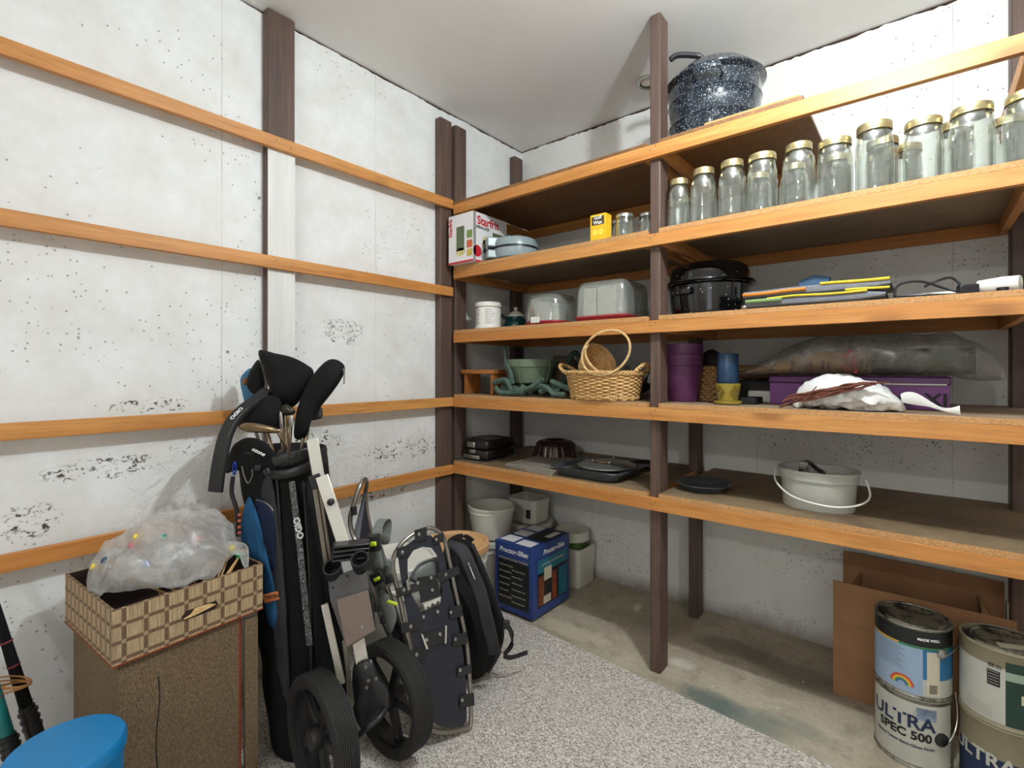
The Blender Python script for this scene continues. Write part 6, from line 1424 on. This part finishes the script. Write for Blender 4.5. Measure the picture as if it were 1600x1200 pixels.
# ------------------------------------------------------------------ backpack
T = thing('backpack', 'black backpack with padded straps leaning behind the front snowshoe', 'backpack', (-1.17, 1.2, .0115)); PD = 1.68
o = [CP(a, b, d) for a, b, d in ((697, 848, PD+.02), (716, 842, PD+.02), (737, 847, PD+.02), (750, 877, PD+.01), (766, 909, PD), (781, 950, PD), (788, 985, PD), (784, 1012, PD), (768, 1040, PD-.01), (748, 1062, PD-.02), (722, 1062, PD-.02), (700, 1040, PD-.01), (690, 980, PD), (688, 900, PD+.01))]
o = [Vector((q.x, q.y, max(q.z, .022))) for q in o]
pt(T, pillow(o, .17, seed=6, amp=.008, sc=10, rings=12), 'body', M_nyl)
def strap(px, w, th, m, nm, sm=5): pt(T, MB().tube(smooth_pts([CP(*p) for p in px], sm), 1, 10, flat=(w, th), up=RT), nm, m)
strap([(700, 850, 1.600), (722, 860, 1.570), (736, 890, 1.540), (750, 925, 1.530), (760, 965, 1.530), (768, 1000, 1.550), (772, 1020, 1.580)], .020, .007, M_nyl2, 'shoulder_strap')
strap([(706, 870, 1.560), (716, 905, 1.540), (734, 935, 1.530), (746, 965, 1.535), (752, 1000, 1.550), (752, 1022, 1.570)], .018, .007, M_nyl, 'shoulder_strap')
strap([(738, 850, 1.650), (754, 885, 1.620), (768, 922, 1.610), (780, 955, 1.610), (788, 975, 1.620)], .006, .002, M_web, 'webbing_strap')
strap([(729, 872, 1.555), (736, 890, 1.527), (742, 905, 1.520)], .001, .001, M_inkw, 'white_piping')
strap([(702, 846, 1.640), (715, 839, 1.640), (728, 838, 1.640), (738, 845, 1.650)], .009, .003, M_web, 'grab_loop')
for k in range(7): strap([(722+k*5, 888+k*15, 1.532), (738+k*4, 882+k*15, 1.524)], .0012, .0008, M_web, 'quilt_line')
tl = [CP(a, b, d) for a, b, d in ((788, 972, 1.625), (797, 984, 1.625), (801, 1000, 1.630), (797, 1012, 1.640), (788, 1024, 1.640), (800, 1027, 1.650), (824, 1019, 1.68))]
for q in tl: q.z = max(q.z, .015)
pt(T, MB().tube(smooth_pts(tl, 5), 1, 8, flat=(.0075, .0018), up=(0, 0, 1)), 'loose_strap', M_web)
pt(T, MB().box((-.012, -.014, -.006), (.012, .014, .006), frame(CP(791, 976, 1.615), RT, (0, 0, 1))), 'strap_buckle', M_pl, bevel=.003)
strap([(782, 1016, 1.640), (772, 1035, 1.640), (762, 1050, 1.660)], .006, .002, M_web, 'webbing_strap')
# ------------------------------------------------------------------ sub-parts: small pieces hang under the part they sit on
NEST = {
 'spiralizer_box': {'carton': ['brand_lettering', 'subtitle', 'side_lettering', 'red_band', 'grey_edge_strip', 'machine_picture', 'noodle_picture', 'yellow_photo', 'orange_photo', 'green_photo', 'round_badge']},
 'wax_box': {'carton': ['name_panel', 'lettering', 'fruit_picture']},
 'coffee_maker_box': {'carton': ['black_panel', 'brand_lettering', 'slogan', 'small_text', 'side_brand_lettering', 'side_panel', 'teal_band', 'band_lettering', 'brick_picture', 'machine_picture', 'carafe_picture', 'breakfast_picture', 'feature_column', 'white_top_panels', 'black_top_panel', 'top_sticker']},
 'canning_jar': {'glass_body': ['embossing']},
 'waffle_maker': {'handle': ['latch']},
 'supplement_tub': {'tub': ['printed_text']},
 'canning_pot': {'body': ['handle'], 'lid': ['lid_handle']},
 'roasting_pan': {'body': ['handle']},
 'cake_keeper': {'base': ['clasp']},
 'sandwich_grill': {'base': ['drip_lip'], 'lid': ['latch']},
 'hanging_planter': {'bowl': ['hanger_strap', 'clip']},
 'yellow_candle_pot': {'pot': ['carved_diamonds']},
 'purple_carton': {'carton': ['lettering'], 'lid': ['tape']},
 'dry_cleaning_bag': {'paper_sleeve': ['red_script', 'black_print']},
 'seed_sack': {'sack': ['lettering']},
 'square_tub': {'body': ['label_sticker']},
 'glass_pan_lid': {'glass': ['rivet', 'wire_handle', 'steel_rim']},
 'paint_can': {'lid': ['lid_sticker'], 'can': ['ear', 'handle_ear', 'small_lettering', 'fine_print', 'bar_code', 'rainbow_arc'], 'bail_handle': []},
 'golf_bag': {'front_pocket': ['pocket_lettering'], 'patterned_webbing': ['webbing_lettering'], 'shoulder_strap': ['strap_lettering'], 'top_cuff': ['cradle_belt', 'buckle'], 'side_pocket': ['navy_panel']},
 'blue_towel': {'cloth': ['orange_band', 'band_lettering']},
 'golf_cart': {'console_tray': ['scorecard_plate', 'plate_mark', 'cup_ring', 'console_rib', 'bolt'], 'hub_bracket': ['screw'], 'main_tube': ['knob', 'hinge_block']},
 'snowshoe': {'frame': ['frame_clip', 'frame_sleeve'], 'deck': ['deck_seam'], 'heel_plate': ['heel_spike'], 'toe_plate': ['crampon_teeth'], 'buckle': ['lime_lever']},
 'backpack': {'body': ['quilt_line', 'grab_loop'], 'loose_strap': ['strap_buckle']},
 'cardboard_box': {'body': ['flap']},
 'hoop_basket': {'woven_bowl': ['rim']},
 'fishing_rod': {'blank': ['wrap']},
}
base = lambda o: o.name.split('.')[0]
for T in [o for o in SC.objects if o.parent is None and base(o) in NEST]:
    kids = list(T.children)
    for pn, cn in NEST[base(T)].items():
        hosts = [k for k in kids if base(k) == pn]
        if not hosts: continue
        for k in kids:
            if base(k) in cn: k.parent = hosts[0]
# wheels: rim and spokes belong to the tyre they sit in
for T in [o for o in SC.objects if base(o) == 'golf_cart' and o.parent is None]:
    ctr = lambda o: sum((v.co for v in o.data.vertices), Vector())/len(o.data.vertices)
    ty = [k for k in T.children if base(k) == 'wheel_tyre']
    for k in [k for k in T.children if base(k) in ('wheel_rim', 'spoke')]:
        k.parent = min(ty, key=lambda w: (ctr(w)-ctr(k)).length)
